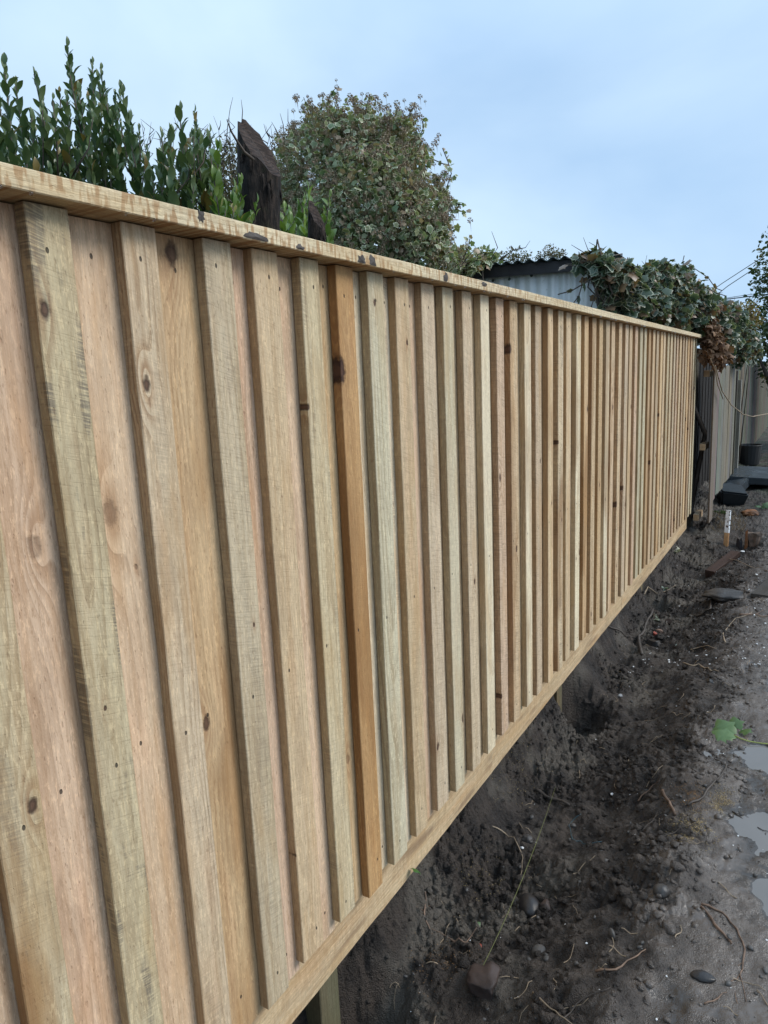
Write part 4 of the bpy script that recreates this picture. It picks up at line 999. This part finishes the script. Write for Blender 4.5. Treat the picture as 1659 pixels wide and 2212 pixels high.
# ------------------------------------------------------------------ debris by the old fence
def on_ground(px, py, dz=0.0):
    """world point where the view ray meets the dug ground"""
    r = ray(px, py); s_ = -1.5 / r[2]; 
    for _ in range(400):
        p = r * s_
        if p[2] <= float(gz(p[0], p[1], False)): break
        s_ *= 1.003
    p = r * s_; p[2] += dz; return p
DKP = mat_plain('dark_plastic', (0.014, 0.018, 0.021), .45, .3, 20, .3)
BLUEG = mat_plain('wet_blue_grey_board', (0.05, 0.06, 0.068), .32, .35, 14, .4, .003)
def slab(name, label, cat, px, py, size, rotz, mat, tilt=(0, 0), dz=0.0, taper=1.0):
    p = on_ground(px, py); a, b, c = size; m = MB(); V = []
    for (sx, sy) in ((-1, -1), (1, -1), (1, 1), (-1, 1)): V.append((sx * a / 2 * taper, sy * b / 2 * taper, 0))
    for (sx, sy) in ((-1, -1), (1, -1), (1, 1), (-1, 1)): V.append((sx * a / 2, sy * b / 2, c))
    m.add(V, [(0, 3, 2, 1), (4, 5, 6, 7), (0, 1, 5, 4), (1, 2, 6, 5), (2, 3, 7, 6), (3, 0, 4, 7)])
    me = m.mesh(name, mat); bm = bmesh.new(); bm.from_mesh(me); bmesh.ops.bevel(bm, geom=bm.edges[:], offset=min(size) * .12, segments=2, affect='EDGES'); bm.to_mesh(me); bm.free()
    o = obj(name, me); o.location = (p[0], p[1], p[2] + dz); o.rotation_euler = (tilt[0], tilt[1], rotz); tag(o, label, cat); return o
slab('plastic_tray', 'dark upturned box lying below the grey fence panel', 'box', 1576, 1085, (.34, .5, .20), .25, DKP, (0.10, .12), taper=.8)
slab('plastic_sheet', 'crumpled blue black sheet behind the dark box', 'sheet', 1590, 1062, (.30, .9, .14), -.15, BLUEG, (.10, -.2), taper=.9)
slab('wet_board', 'wide wet blue grey board across the lane', 'board', 1640, 1045, (.85, 1.3, .10), -.1, BLUEG, (0, 0.02), dz=.08)
# open bucket
p = on_ground(1617, 1003); m = MB(); N = 20
def ringv(rad, z, sq=1.0): return [(rad * math.cos(2 * math.pi * i / N), rad * math.sin(2 * math.pi * i / N), z) for i in range(N)]
V = ringv(.17, 0) + ringv(.21, .36) + ringv(.20, .36) + ringv(.16, .02)
m.add(V, [tuple(range(N - 1, -1, -1))] + [((a * N) + i, (a * N) + (i + 1) % N, (a + 1) * N + (i + 1) % N, (a + 1) * N + i) for a in range(3) for i in range(N)] + [tuple(3 * N + i for i in range(N))])
m.tube([(.212 * math.cos(a), .212 * math.sin(a), .355) for a in np.linspace(0, 2 * math.pi, 21)], .010, 6)
tag(m.obj('bucket', mat_plain('black_plastic', (.012, .012, .013), .5, .2), loc=tuple(p)), 'black plastic bucket at the foot of the far fence', 'bucket')

# timber block lying in the soil
t = NT('x'); bpy.data.materials.remove(t.m)
def plank(label, pa, pb, wdt, thk, color, seed, dz=0.0, **kw):
    a, b = on_ground(*pa), on_ground(*pb); L = np.linalg.norm(b - a); me = board_mesh('timber_offcut', wdt, thk, L, TIM, 8, .001, .003, seed)
    o = obj('timber_offcut', me); d = Vector(b - a).normalized(); z = -d
    upv = Vector((0, 0, 1)); x = (upv - upv.dot(z) * z).normalized(); yv = z.cross(x)
    Mx = Matrix((x, yv, z)).transposed().to_4x4(); Mx.translation = Vector(a) + Vector((0, 0, thk * .72 + dz)); o.matrix_world = Mx
    timber(o, color, seed=seed, rings=.4, **kw); tag(o, label, 'timber'); return o
plank('dark brown square block of timber lying on the soil', (1532, 1247), (1588, 1204), .09, .07, (.060, .036, .028), 12, dz=.012)
plank('charred flat plank at the right edge of the lane', (1640, 1290), (1680, 1250), .12, .03, (.06, .055, .05), 13)

# white painted marker stick
a = on_ground(1568, 1180); tp = hit_y(1574, 1102, a[1] + .02)
stick = thing('marker_stick', 'upright narrow stick with flaking white paint stuck in the soil', 'stick', tuple(a))
d = Vector(tp - a); L = d.length
rotq = d.to_track_quat('Z', 'X').to_euler()
t = NT('flaking_white_paint'); co = t.objco(); WP = t.fin(t.mix(t.sm(.56, .60, t.noise(co, 42, 4)), (.78, .80, .82), (.10, .08, .07)), .6)
m = MB(); m.box((-.011, -.022, L * .38), (.011, .022, L)); m.obj('painted_part', WP, stick, rot=rotq)
m = MB(); m.box((-.0105, -.0215, -.1), (.0105, .0215, L * .38)); timber(m.obj('bare_part', TIM, stick, rot=rotq), (.55, .34, .18), seed=2, rings=.3)

# broken stump splinters
SPL = mat_plain('splintered_wood', (0.19, 0.13, 0.095), .8, .5, 70, .9, .004, col2=(0.07, 0.055, 0.045))
ROT = mat_plain('rotten_orange_wood', (0.30, 0.12, 0.04), .8, .6, 35, 1.0, .006, col2=(0.08, 0.045, 0.03))
def splinter(label, px, py, h, w0, w1, mat, seed, lean=(0, 0)):
    rr = random.Random(seed); p = on_ground(px, py); m = MB(); N = 12; V = []
    for j in range(6):
        f = j / 5
        for i in range(N):
            a_ = 2 * math.pi * i / N; q = (w0 + (w1 - w0) * f) / 2 * (1 + .18 * math.sin(5 * a_ + seed) + rr.uniform(-.08, .08))
            zz = f * h * (1 + (rr.uniform(-.18, .10) if j == 5 else 0)) - .05
            V.append((q * math.cos(a_) * .45 + lean[0] * f, q * math.sin(a_) + lean[1] * f, zz))
    F_ = [(j * N + i, j * N + (i + 1) % N, (j + 1) * N + (i + 1) % N, (j + 1) * N + i) for j in range(5) for i in range(N)] + [tuple(5 * N + i for i in range(N))]
    m.add(V, F_); o = m.obj('stump_fragment', mat, loc=tuple(p), rot=(0, 0, 1.3)); tag(o, label, 'stump'); return o
splinter('fan shaped splintered grey stump in the hollow, right of the thin one', 1627, 1180, .19, .07, .15, SPL, 1)
splinter('thin upright orange brown splinter in the hollow', 1611, 1185, .24, .035, .02, ROT, 2)
splinter('short dark stake beside the thin orange splinter', 1596, 1187, .16, .06, .05, TARRED, 3)

def rock_mesh(name, sx, sy, sz, mat, seed, rough=.18, flat=.0, hi=False, ang=False):
    V = (IC4V if hi else IC2V).copy(); rr = np.random.default_rng(seed); o3 = rr.uniform(0, 50, 3)
    if ang:
        pl = rr.normal(size=(16, 3)); pl /= np.linalg.norm(pl, axis=1, keepdims=True)
        dd = V @ pl.T; lim = rr.uniform(.55, .78, 16)
        for k in range(16):
            ex = np.maximum(dd[:, k] - lim[k], 0); V = V - ex[:, None] * pl[k]; dd = V @ pl.T
    nz = fbm(V[:, 0] * 1.6 + o3[0], V[:, 1] * 1.6 + V[:, 2] * 1.3 + o3[1], seed, 4); V = V * (1 + rough * nz)[:, None]
    return mesh_from(name, V * np.array([sx, sy, sz]), IC4F if hi else IC2F, mat, None, not ang)
WSTONE = mat_plain('wet_dark_stone', (0.030, 0.026, 0.025), .38, .5, 45, .5, .003)
MSTONE = mat_plain('muddy_stone', (0.060, 0.054, 0.05), .45, .4, 60, .9, .004)
GSTONE = mat_plain('grey_pebble', (0.085, 0.078, 0.072), .6, .4, 60, .6)
RSTONE = mat_plain('red_brown_stone', (0.055, 0.036, 0.030), .6, .4, 30, .6, .004)
REDB = mat_plain('red_brick', (0.30, 0.045, 0.02), .6, .3, 30, .5)
PINKB = mat_plain('pale_brick', (0.24, 0.15, 0.11), .8, .4, 30, .6)
WHITE = mat_plain('white_scrap', (0.75, 0.75, 0.74), .6, .1, 40, .2)
def rock(label, px, py, s, mat, seed, rz=0.0, sink=.35, name='stone', cat='stone', **kw):
    p = on_ground(px, py); o = obj(name, rock_mesh(name, *s, mat, seed, hi=True, **kw)); o.location = (p[0], p[1], p[2] + s[2] * (1 - 2 * sink) ); o.rotation_euler = (0, 0, rz); tag(o, label, cat); return o
rock('smooth dark egg shaped wet stone in the middle of the trench', 1143, 1965, (.042, .056, .038), WSTONE, 1, .5, rough=.06)
rock('rough red brown stone leaning on the smooth egg shaped one', 1178, 1960, (.028, .03, .026), RSTONE, 2, .2, ang=True)
rock('largest angular brown rock at the bottom of the trench', 1042, 2130, (.072, .078, .055), RSTONE, 3, .4, ang=True, rough=.24)
rock('small smooth grey stone right of the angular brown rock', 1165, 2060, (.026, .03, .018), GSTONE, 4, .2, rough=.05)
rock('mud caked round stone beside the wet hump on the path edge', 1428, 1930, (.026, .028, .024), MSTONE, 5, .0, rough=.15)
rock('flat dark stone half sunk near the bottom right', 1518, 2112, (.034, .02, .012), WSTONE, 6, .2, rough=.12)
rock('thin pale grey stone flake standing in the soil', 1322, 2022, (.009, .02, .018), GSTONE, 7, .6, rough=.1)
rock('dark clod of mud left of the long grass stalk', 1140, 1818, (.026, .026, .022), MSTONE, 8, .0, rough=.3)
rock('small grey stone behind the egg shaped one near the grass stalk', 1238, 1785, (.012, .012, .01), GSTONE, 9)
rock('dark angular stone under the red brick piece', 1413, 1395, (.052, .06, .04), WSTONE, 10, .3, ang=True)
rock('bright red brick fragment on the dark angular stone', 1414, 1375, (.020, .022, .016), REDB, 11, .2, sink=-.2, ang=True, name='brick_fragment', cat='brick')
rock('pale brown brick piece behind the bright red fragment', 1425, 1366, (.036, .03, .02), PINKB, 12, .2, ang=True, name='brick_fragment', cat='brick')
rock('flat red brown tile piece standing by the root', 1443, 1345, (.028, .055, .028), RSTONE, 13, .9, ang=True, name='tile_fragment', cat='tile')
rock('pale green grey flake right of the brick pieces', 1462, 1395, (.012, .02, .014), mat_plain('greenish_flake', (.33, .40, .35), .6, .2), 14, ang=True, name='flake', cat='flake')
rock('angular dark stone at the muddy edge of the path', 1535, 1475, (.03, .035, .022), WSTONE, 15, .3, ang=True)
rock('flat lump of wet mud on the path beyond the timber block', 1570, 1290, (.17, .13, .045), MSTONE, 16, .1, rough=.3, name='mud_lump', cat='mud')
rock('reddish chip low on the left of the bottom trench', 1035, 2045, (.01, .01, .007), REDB, 17, name='brick_fragment', cat='brick')
rock('dark stone in the shadow under the far part of the fence', 1398, 1235, (.05, .06, .03), MSTONE, 19, ang=True)
rock('rotten orange stump piece on the bank past the fence', 1620, 1112, (.10, .13, .05), ROT, 20, .3, rough=.5, name='rotten_stump', cat='stump')
rock('white plastic scrap beside the grass stalk', 1128, 1833, (.010, .014, .005), WHITE, 21, name='plastic_scrap', cat='scrap', ang=True, sink=0)
rock('white plastic scrap in the upper middle of the soil', 1322, 1718, (.010, .012, .006), WHITE, 22, name='plastic_scrap', cat='scrap', ang=True, sink=0)
rock('crumpled clear plastic scrap on the trench slope', 1340, 1507, (.018, .022, .010), mat_plain('clear_scrap', (.42, .44, .46), .2, .4), 23, name='plastic_scrap', cat='scrap', ang=True, sink=0)
rock('white scrap behind the timber block', 1604, 1193, (.028, .02, .008), WHITE, 24, name='plastic_scrap', cat='scrap', ang=True, sink=0)
rock('small white scrap right of the timber block', 1634, 1243, (.014, .016, .008), WHITE, 25, name='plastic_scrap', cat='scrap', ang=True, sink=0)

# roots and twigs lying on the soil
ROOTP = mat_plain('peeled_root', (0.24, 0.15, 0.10), .7, .6, 60, .5, .002, col2=(0.10, 0.065, 0.045))
ROOTD = mat_plain('dark_root', (0.075, 0.058, 0.046), .6, .4, 60, .6, .002)
ROOTL = mat_plain('pale_root', (0.36, 0.27, 0.18), .7, .4, 60, .3)
def root_line(label, pts, rad, mat, name='root', cat='root', branches=(), lift=1.0, taper=.35):
    W_ = []
    for a, b in zip(pts, pts[1:]):
        for f in (0, .33, .66): W_.append((a[0] + (b[0] - a[0]) * f + random.uniform(-2, 2), a[1] + (b[1] - a[1]) * f + random.uniform(-2, 2)))
    W_.append(pts[-1])
    P_ = [on_ground(x, y) for x, y in W_]
    for p in P_: p[2] = max(float(gz(p[0], p[1])), float(gz(p[0] + .01, p[1])), p[2] - .01) + rad * .7 * lift
    Z = np.array([p[2] for p in P_]); Zs = np.convolve(np.pad(Z, 1, 'edge'), [.25, .5, .25], 'valid')
    for p, z in zip(P_, np.maximum(Zs, Z)): p[2] = z
    c = P_[0].copy(); m = MB(); n = len(P_)
    rad = rad * .8
    m.tube([p - c for p in P_], [rad * (1 - (1 - taper) * i / (n - 1)) for i in range(n)], 7, jit=.18)
    for br in branches:
        Q = [on_ground(x, y, rad * .5) - c for x, y in br]; m.tube(Q, [rad * .45] + [rad * .3] * (len(Q) - 1), 5, jit=.2)
    o = m.obj(name, mat, smooth=True, loc=tuple(c)); tag(o, label, cat)
    return o
root_line('pale peeled root with a frayed end near the lower right', [(1515, 1962), (1545, 2000), (1570, 2030), (1580, 2043)], .0055, ROOTP, taper=.7, branches=[[(1515, 1962), (1498, 1950)], [(1518, 1965), (1500, 1958)], [(1550, 2010), (1540, 1995)]])
root_line('long thin curved root with tangled feathery end at the right', [(1515, 1957), (1560, 1975), (1590, 2010), (1610, 2055), (1605, 2090), (1598, 2110)], .0045, ROOTP, taper=.5, branches=[[(1598, 2105), (1585, 2130), (1590, 2160), (1595, 2175)], [(1598, 2105), (1605, 2130), (1612, 2165)], [(1590, 2115), (1570, 2125)], [(1604, 2080), (1592, 2090)]])
root_line('orange brown knotted root low in the middle of the soil', [(1285, 2110), (1330, 2100), (1370, 2075), (1395, 2060)], .0048, ROOTP, branches=[[(1390, 2062), (1400, 2050)], [(1388, 2065), (1404, 2070)]])
root_line('thin root stub near the bottom edge, right of the middle', [(1522, 2172), (1550, 2160), (1570, 2145)], .0035, ROOTP)
root_line('slender pale root at the bottom left of the soil', [(1150, 2150), (1180, 2180), (1210, 2200), (1240, 2222)], .0038, ROOTL, branches=[[(1165, 2165), (1178, 2150)]])
root_line('crooked dark twig across the muddy path above the sawdust', [(1484, 1745), (1520, 1725), (1545, 1690), (1565, 1670), (1568, 1656)], .0062, ROOTD, name='twig', cat='twig', taper=.7)
root_line('short thick broken root sticking up left of the sawdust', [(1432, 1715), (1445, 1740), (1458, 1765)], .008, ROOTP, taper=.9)
root_line('dark thin twig at the edge of the lower puddle', [(1582, 1755), (1615, 1780), (1640, 1795), (1662, 1800)], .0035, ROOTD, name='twig', cat='twig')
root_line('y shaped dark twig above the lower puddle', [(1540, 1640), (1580, 1665), (1640, 1680)], .003, ROOTD, name='twig', cat='twig', branches=[[(1580, 1665), (1600, 1682)]])
root_line('forked orange root in the middle of the dark soil', [(1378, 1735), (1400, 1715), (1425, 1695)], .0035, ROOTP, branches=[[(1405, 1712), (1380, 1718)]])
root_line('bent dark twig with pale tip right of the trench middle', [(1368, 1782), (1385, 1800), (1405, 1785), (1420, 1762)], .0042, ROOTD, name='twig', cat='twig')
root_line('long faint root crossing the soil toward the sawdust', [(1380, 1830), (1430, 1815), (1470, 1795), (1520, 1780)], .003, ROOTD)
root_line('thick barked root standing out of the trench by the brick pieces', [(1385, 1420), (1380, 1385), (1395, 1355), (1410, 1330)], .014, ROOTD, taper=.8, lift=1.6)
root_line('smooth pale root lying alone on the trench slope', [(1476, 1440), (1510, 1440), (1530, 1448), (1552, 1455)], .007, ROOTL, taper=.5)
root_line('curved root stub beyond the smooth pale root', [(1498, 1335), (1520, 1330), (1535, 1318), (1538, 1300)], .009, ROOTD, taper=.8)
root_line('long thin bent twig by the path, beyond the curved stub', [(1568, 1395), (1560, 1370), (1590, 1340), (1625, 1325)], .005, ROOTL, name='twig', cat='twig')
root_line('forked brown root at the right edge of the lane', [(1600, 1328), (1635, 1332), (1670, 1330)], .008, ROOTP, branches=[[(1630, 1330), (1650, 1318)]])
root_line('pale twig pointing from the fence post to the leaves', [(1391, 1290), (1420, 1288), (1460, 1268)], .006, ROOTL, name='twig', cat='twig')
root_line('twig with a side shoot lying across the timber block', [(1560, 1212), (1580, 1216), (1620, 1230), (1650, 1236)], .005, ROOTL, name='twig', cat='twig', lift=8)
root_line('thin forked twig left of the wet path', [(1490, 1405), (1520, 1400), (1548, 1402)], .005, ROOTL, name='twig', cat='twig', branches=[[(1520, 1400), (1545, 1418)]])
root_line('thin root hanging from the bank under the middle of the fence', [(1065, 1790), (1090, 1805), (1120, 1835), (1130, 1860), (1125, 1900)], .004, ROOTL)
root_line('reddish forked root under the near part of the fence', [(920, 1940), (915, 1975), (925, 2010), (935, 2035)], .0045, ROOTP, branches=[[(918, 1970), (900, 1960), (880, 1945)], [(925, 2005), (950, 2015), (985, 2035)], [(915, 1965), (940, 1950)]])
root_line('short curved reddish root under the near fence edge', [(975, 2040), (1000, 2045), (1030, 2020)], .004, ROOTP)
root_line('dark root running out from beneath the fence near the brick pieces', [(1285, 1335), (1320, 1360), (1350, 1378), (1385, 1390)], .009, ROOTD)
root_line('pair of dark thin roots beside the larger angular rock', [(1210, 2212), (1245, 2180), (1290, 2150), (1320, 2135)], .003, ROOTD, branches=[[(1245, 2180), (1270, 2190), (1310, 2160)]])
root_line('dark buried root at the top of the grass stalk', [(1155, 1705), (1190, 1730), (1230, 1745)], .011, ROOTD, taper=.6)
root_line('blue green cord loop half buried right of the grass stalk', [(1255, 1760), (1230, 1785), (1238, 1815), (1260, 1825), (1300, 1822)], .0022, mat_plain('blue_cord', (.04, .09, .11), .4, .2), name='cord', cat='cord', taper=1)

# long grass stalk bending over the trench
m = MB(); a = on_ground(1045, 2120); b = on_ground(1200, 1712); mid = hit_x((1045 + 1200) / 2 + 14, 1900, (a[0] + b[0]) / 2 + .06)
c = a.copy(); a[2] += .06; b[2] += .03; Pq = [(1 - f) ** 2 * a + 2 * f * (1 - f) * mid + f * f * b - c for f in np.linspace(0, 1, 12)]
m.tube(Pq, [.0011] * 8 + [.001, .0008, .0007, .0005], 5)
tag(m.obj('grass_stalk', mat_plain('pale_green_stalk', (.16, .17, .05), .6, .2), smooth=True, loc=tuple(c)), 'long thin yellow green grass stalk leaning over the trench', 'grass stalk')

# big green leaf with a long stem on the mud by the puddle
GL = mat_leaf('fresh_green_leaf', (0.075, 0.14, 0.045), (0.10, 0.17, 0.055), rough=.35, transl=.15)
lf = thing('fallen_leaf', 'green torn leaf on a long stem lying on the mud beside the puddle', 'leaf', tuple(on_ground(1580, 1590)))
LL = np.array(lf.location); m = MB()
for (px, py, ang, sz, tl) in ((1563, 1588, 2.3, .10, .35), (1570, 1602, 2.9, .10, .15), (1590, 1588, .9, .06, .25), (1578, 1578, 1.9, .07, .6)):
    q = on_ground(px + 12, py, .012); dirn = np.array([[math.cos(ang), math.sin(ang), tl]]); Mx = rot_from_dir(dirn, np.array([.3]))[0] * sz
    V = (Mx @ (IVV * np.array([1.1, 1, 2.0])).T).T + q - LL; m.add(V, [tuple(f) for f in IVF], rnd=.2, edge=0)
m.obj('blade', GL, lf, True)
m = MB(); P_ = [on_ground(x, y, .010) - LL for x, y in [(1585, 1592), (1600, 1600), (1620, 1606), (1645, 1610), (1690, 1613)]]; m.tube(P_, .0032, 6); m.obj('stem', mat_plain('yellow_green_stem', (.30, .34, .08), .5, .2), lf, True)

def leaf_scrap(label, px, py, sz, mat, seed, n=1, name='fallen_leaf', Xp=None, group=None):
    rr = np.random.default_rng(seed); m = MB(); c = on_ground(px, py, .006) if Xp is None else hit_x(px, py, Xp)
    for k in range(n):
        Mx = rot_from_dir(np.array([[rr.normal(), rr.normal(), .3]]), rr.uniform(-.6, .6, 1))[0] * sz * rr.uniform(.7, 1.1)
        V = (Mx @ (IVV * np.array([1, 1, 2.5])).T).T + rr.normal(size=3) * sz * (.7 if n > 1 else 0) * np.array([1, 1, .15]); m.add(V, [tuple(f) for f in IVF], rnd=rr.random(), edge=0)
    tag(m.obj(name, mat, smooth=True, loc=tuple(c)), label, 'leaf')
leaf_scrap('small green leaf on the soil left of the grass stalk', 1025, 2000 + 8, .03, GL, 1)
leaf_scrap('bright green leaf poking out under the fence kickboard', 900, 1878, .05, mat_leaf('vivid_leaf', (.06, .16, .03), (.09, .2, .04)), 2, Xp=-1.09)
leaf_scrap('pale green leaf scraps at the foot of the far fence post', 1432, 1277, .055, mat_leaf('pale_leaf', (.30, .38, .30), (.40, .45, .36)), 3, 5)
leaf_scrap('grey green leaf litter beside the brick pieces', 1412, 1330, .05, mat_leaf('litter_leaf', (.16, .2, .13), (.25, .27, .2)), 4, 6)
leaf_scrap('ivy leaves fallen below the grey fence panel', 1560, 1108, .09, IVYP, 5, 9)
leaf_scrap('fresh leaves and stems on the bank at the right edge', 1650, 1098, .09, GL, 6, 6)
leaf_scrap('bleached leaf scraps on the bank past the fence end', 1463, 1192, .05, mat_leaf('bleached', (.38, .38, .28), (.45, .42, .3)), 7, 6)

# dry vine stem hanging across the grey panel
m = MB(); pts = [hit_x(*p, -.86) for p in [(1535, 775), (1545, 800), (1550, 830), (1562, 862)]] ; 
pts2 = [hit_x(px, py, x_) for (px, py, x_) in [(1545, 790, -.86), (1560, 845, -.84), (1580, 875, -.8), (1605, 895, -.7), (1625, 900, -.62), (1662, 893, -.5)]]
c = pts[0]; m.tube([p - c for p in pts], .005, 5); m.tube([p - c for p in pts2], .006, 5)
tag(m.obj('vine_stem', ROOTL, smooth=True, loc=tuple(c)), 'bare pale vine stem drooping across the grey fence panel', 'vine')

# ------------------------------------------------------------------ countless small stuff on the ground
rr = np.random.default_rng(99)
def scatter_ground(name, n, xr, yr, size, mat, dens, tv, tf, sink=.2, flat=.7, pw=3.0, smooth=False):
    x = rr.uniform(*xr, n * 3); y = yr[0] + (yr[1] - yr[0]) * rr.random(n * 3) ** 1.7; keep = rr.random(n * 3) < dens(x, y); x, y = x[keep][:n], y[keep][:n]; n = len(x)
    s_ = size[0] + (size[1] - size[0]) * rr.random(n) ** pw
    z = gz(x, y) + s_ * (1 - sink * 2) * flat * .6
    A = rr.normal(size=(n, 3, 3)); Q, _ = np.linalg.qr(A); Ms = Q * s_[:, None, None] * rr.uniform(.6, 1.2, (n, 1, 3))
    Ms[:, 2, :] *= flat
    o = obj(name, scatter_mesh(name, tv, tf, Ms, np.stack([x, y, z], 1), mat, smooth=smooth)); o['kind'] = 'stuff'; return o
CL = SOIL
def dens_soil(x, y): return np.clip(sst(-.08, -.45, x) + .04, 0, 1) * np.clip(.25 + 1.2 * sst(-.1, .2, fbm(x * 3, y * 3, 55, 2) + .1), 0, 1)
icd = ICV * (1 + .38 * np.random.default_rng(1).normal(size=(len(ICV), 1)))
b2 = IC2V * (1 + .75 * fbm(IC2V[:, 0] * 2.4 + 5, IC2V[:, 1] * 2.4 + IC2V[:, 2] * 1.9, 3, 3))[:, None]
scatter_ground('soil_clods', 1300, (-1.1, .0), (1.1, 8.0), (.007, .026), CL, dens_soil, b2, IC2F, pw=3.5, sink=.45, flat=.7, smooth=False)
scatter_ground('soil_crumbs', 12000, (-1.16, .12), (1.1, 7.5), (.002, .015), CL, dens_soil, icd, ICF, pw=5.5, sink=.35, flat=.8)
scatter_ground('gravel_bits', 1300, (-1.1, .12), (1.1, 8), (.002, .011), GSTONE, lambda x, y: .5 + 0 * x, icd, ICF, pw=5)
scatter_ground('white_flecks', 420, (-1.05, .1), (1.2, 9), (.0014, .0045), WHITE, lambda x, y: .35 + .65 * sst(4.2, 5.5, y), icd, ICF, pw=2)
scatter_ground('white_flecks', 170, (-.95, .0), (4.5, 8), (.003, .009), WHITE, lambda x, y: .9 + 0 * x, icd, ICF, pw=3)
# sawdust
DUST = mat_plain('sawdust', (0.52, 0.38, 0.17), .9, .2, 60, .1)
DUST2 = mat_plain('orange_sawdust', (0.40, 0.22, 0.09), .9, .2, 60, .1)
def dust(px, py, sx, sy, n, mat, name='sawdust', sz=(.0009, .0022)):
    c = on_ground(px, py); x = c[0] + rr.normal(size=n) * sx; y = c[1] + rr.normal(size=n) * sy
    k = fbm(x * 25, y * 25, 8, 2) > -.12; x, y = x[k], y[k]; s_ = rr.uniform(*sz, len(x)); Q, _ = np.linalg.qr(rr.normal(size=(len(x), 3, 3)))
    o = obj(name, scatter_mesh(name, SLV * np.array([1, 1.6, 1]), SLF, Q * s_[:, None, None] * 1.6, np.stack([x, y, gz(x, y) + .0015], 1), mat)); o['kind'] = 'stuff'
dust(1490, 1800, .040, .06, 2600, DUST); dust(1560, 1735, .030, .05, 1500, DUST); dust(1490, 1720, .04, .05, 1300, DUST2)
dust(1120, 1640, .05, .16, 1500, DUST); dust(960, 2070, .05, .07, 900, DUST2); dust(1040, 1900, .06, .09, 700, DUST); dust(1320, 1450, .06, .2, 800, DUST)
# fine hair roots everywhere in the dug soil
m = MB(); rq = random.Random(3)
for k in range(230):
    x = rq.uniform(-1.1, .0); y = 1.2 + 5.6 * rq.random() ** 1.5
    if rq.random() > float(dens_soil(np.array([x]), np.array([y]))[0]) + .25: continue
    a = rq.uniform(0, 6.28); L = rq.uniform(.03, .13); n = 6; pts = []
    for i in range(n):
        pts.append([x, y, float(gz(x, y)) + .003 + .004 * math.sin(i * 1.4)]); a += rq.uniform(-.6, .6); x += math.cos(a) * L / n; y += math.sin(a) * L / n
    m.tube(pts, [rq.uniform(.0008, .0018)] * n, 4, cap=False)
o = m.obj('hair_roots', ROOTL, smooth=True); o['kind'] = 'stuff'
# dry grass and fibres hanging on the bank past the fence end
m = MB()
for k in range(260):
    px = rq.uniform(1535, 1610); py = rq.uniform(1105, 1150); p = on_ground(px, py)
    d_ = np.array([rq.uniform(-.05, .05), rq.uniform(-.07, .02), rq.uniform(-.03, .07)]); m.tube([p, p + d_ * .6 + np.array([0, 0, .02]), p + d_], [.0022, .0018, .0008], 3, cap=False)
o = m.obj('dry_grass', mat_plain('dry_grass', (.24, .17, .09), .9, .3)); o['kind'] = 'stuff'
print('objects', len(bpy.data.objects))
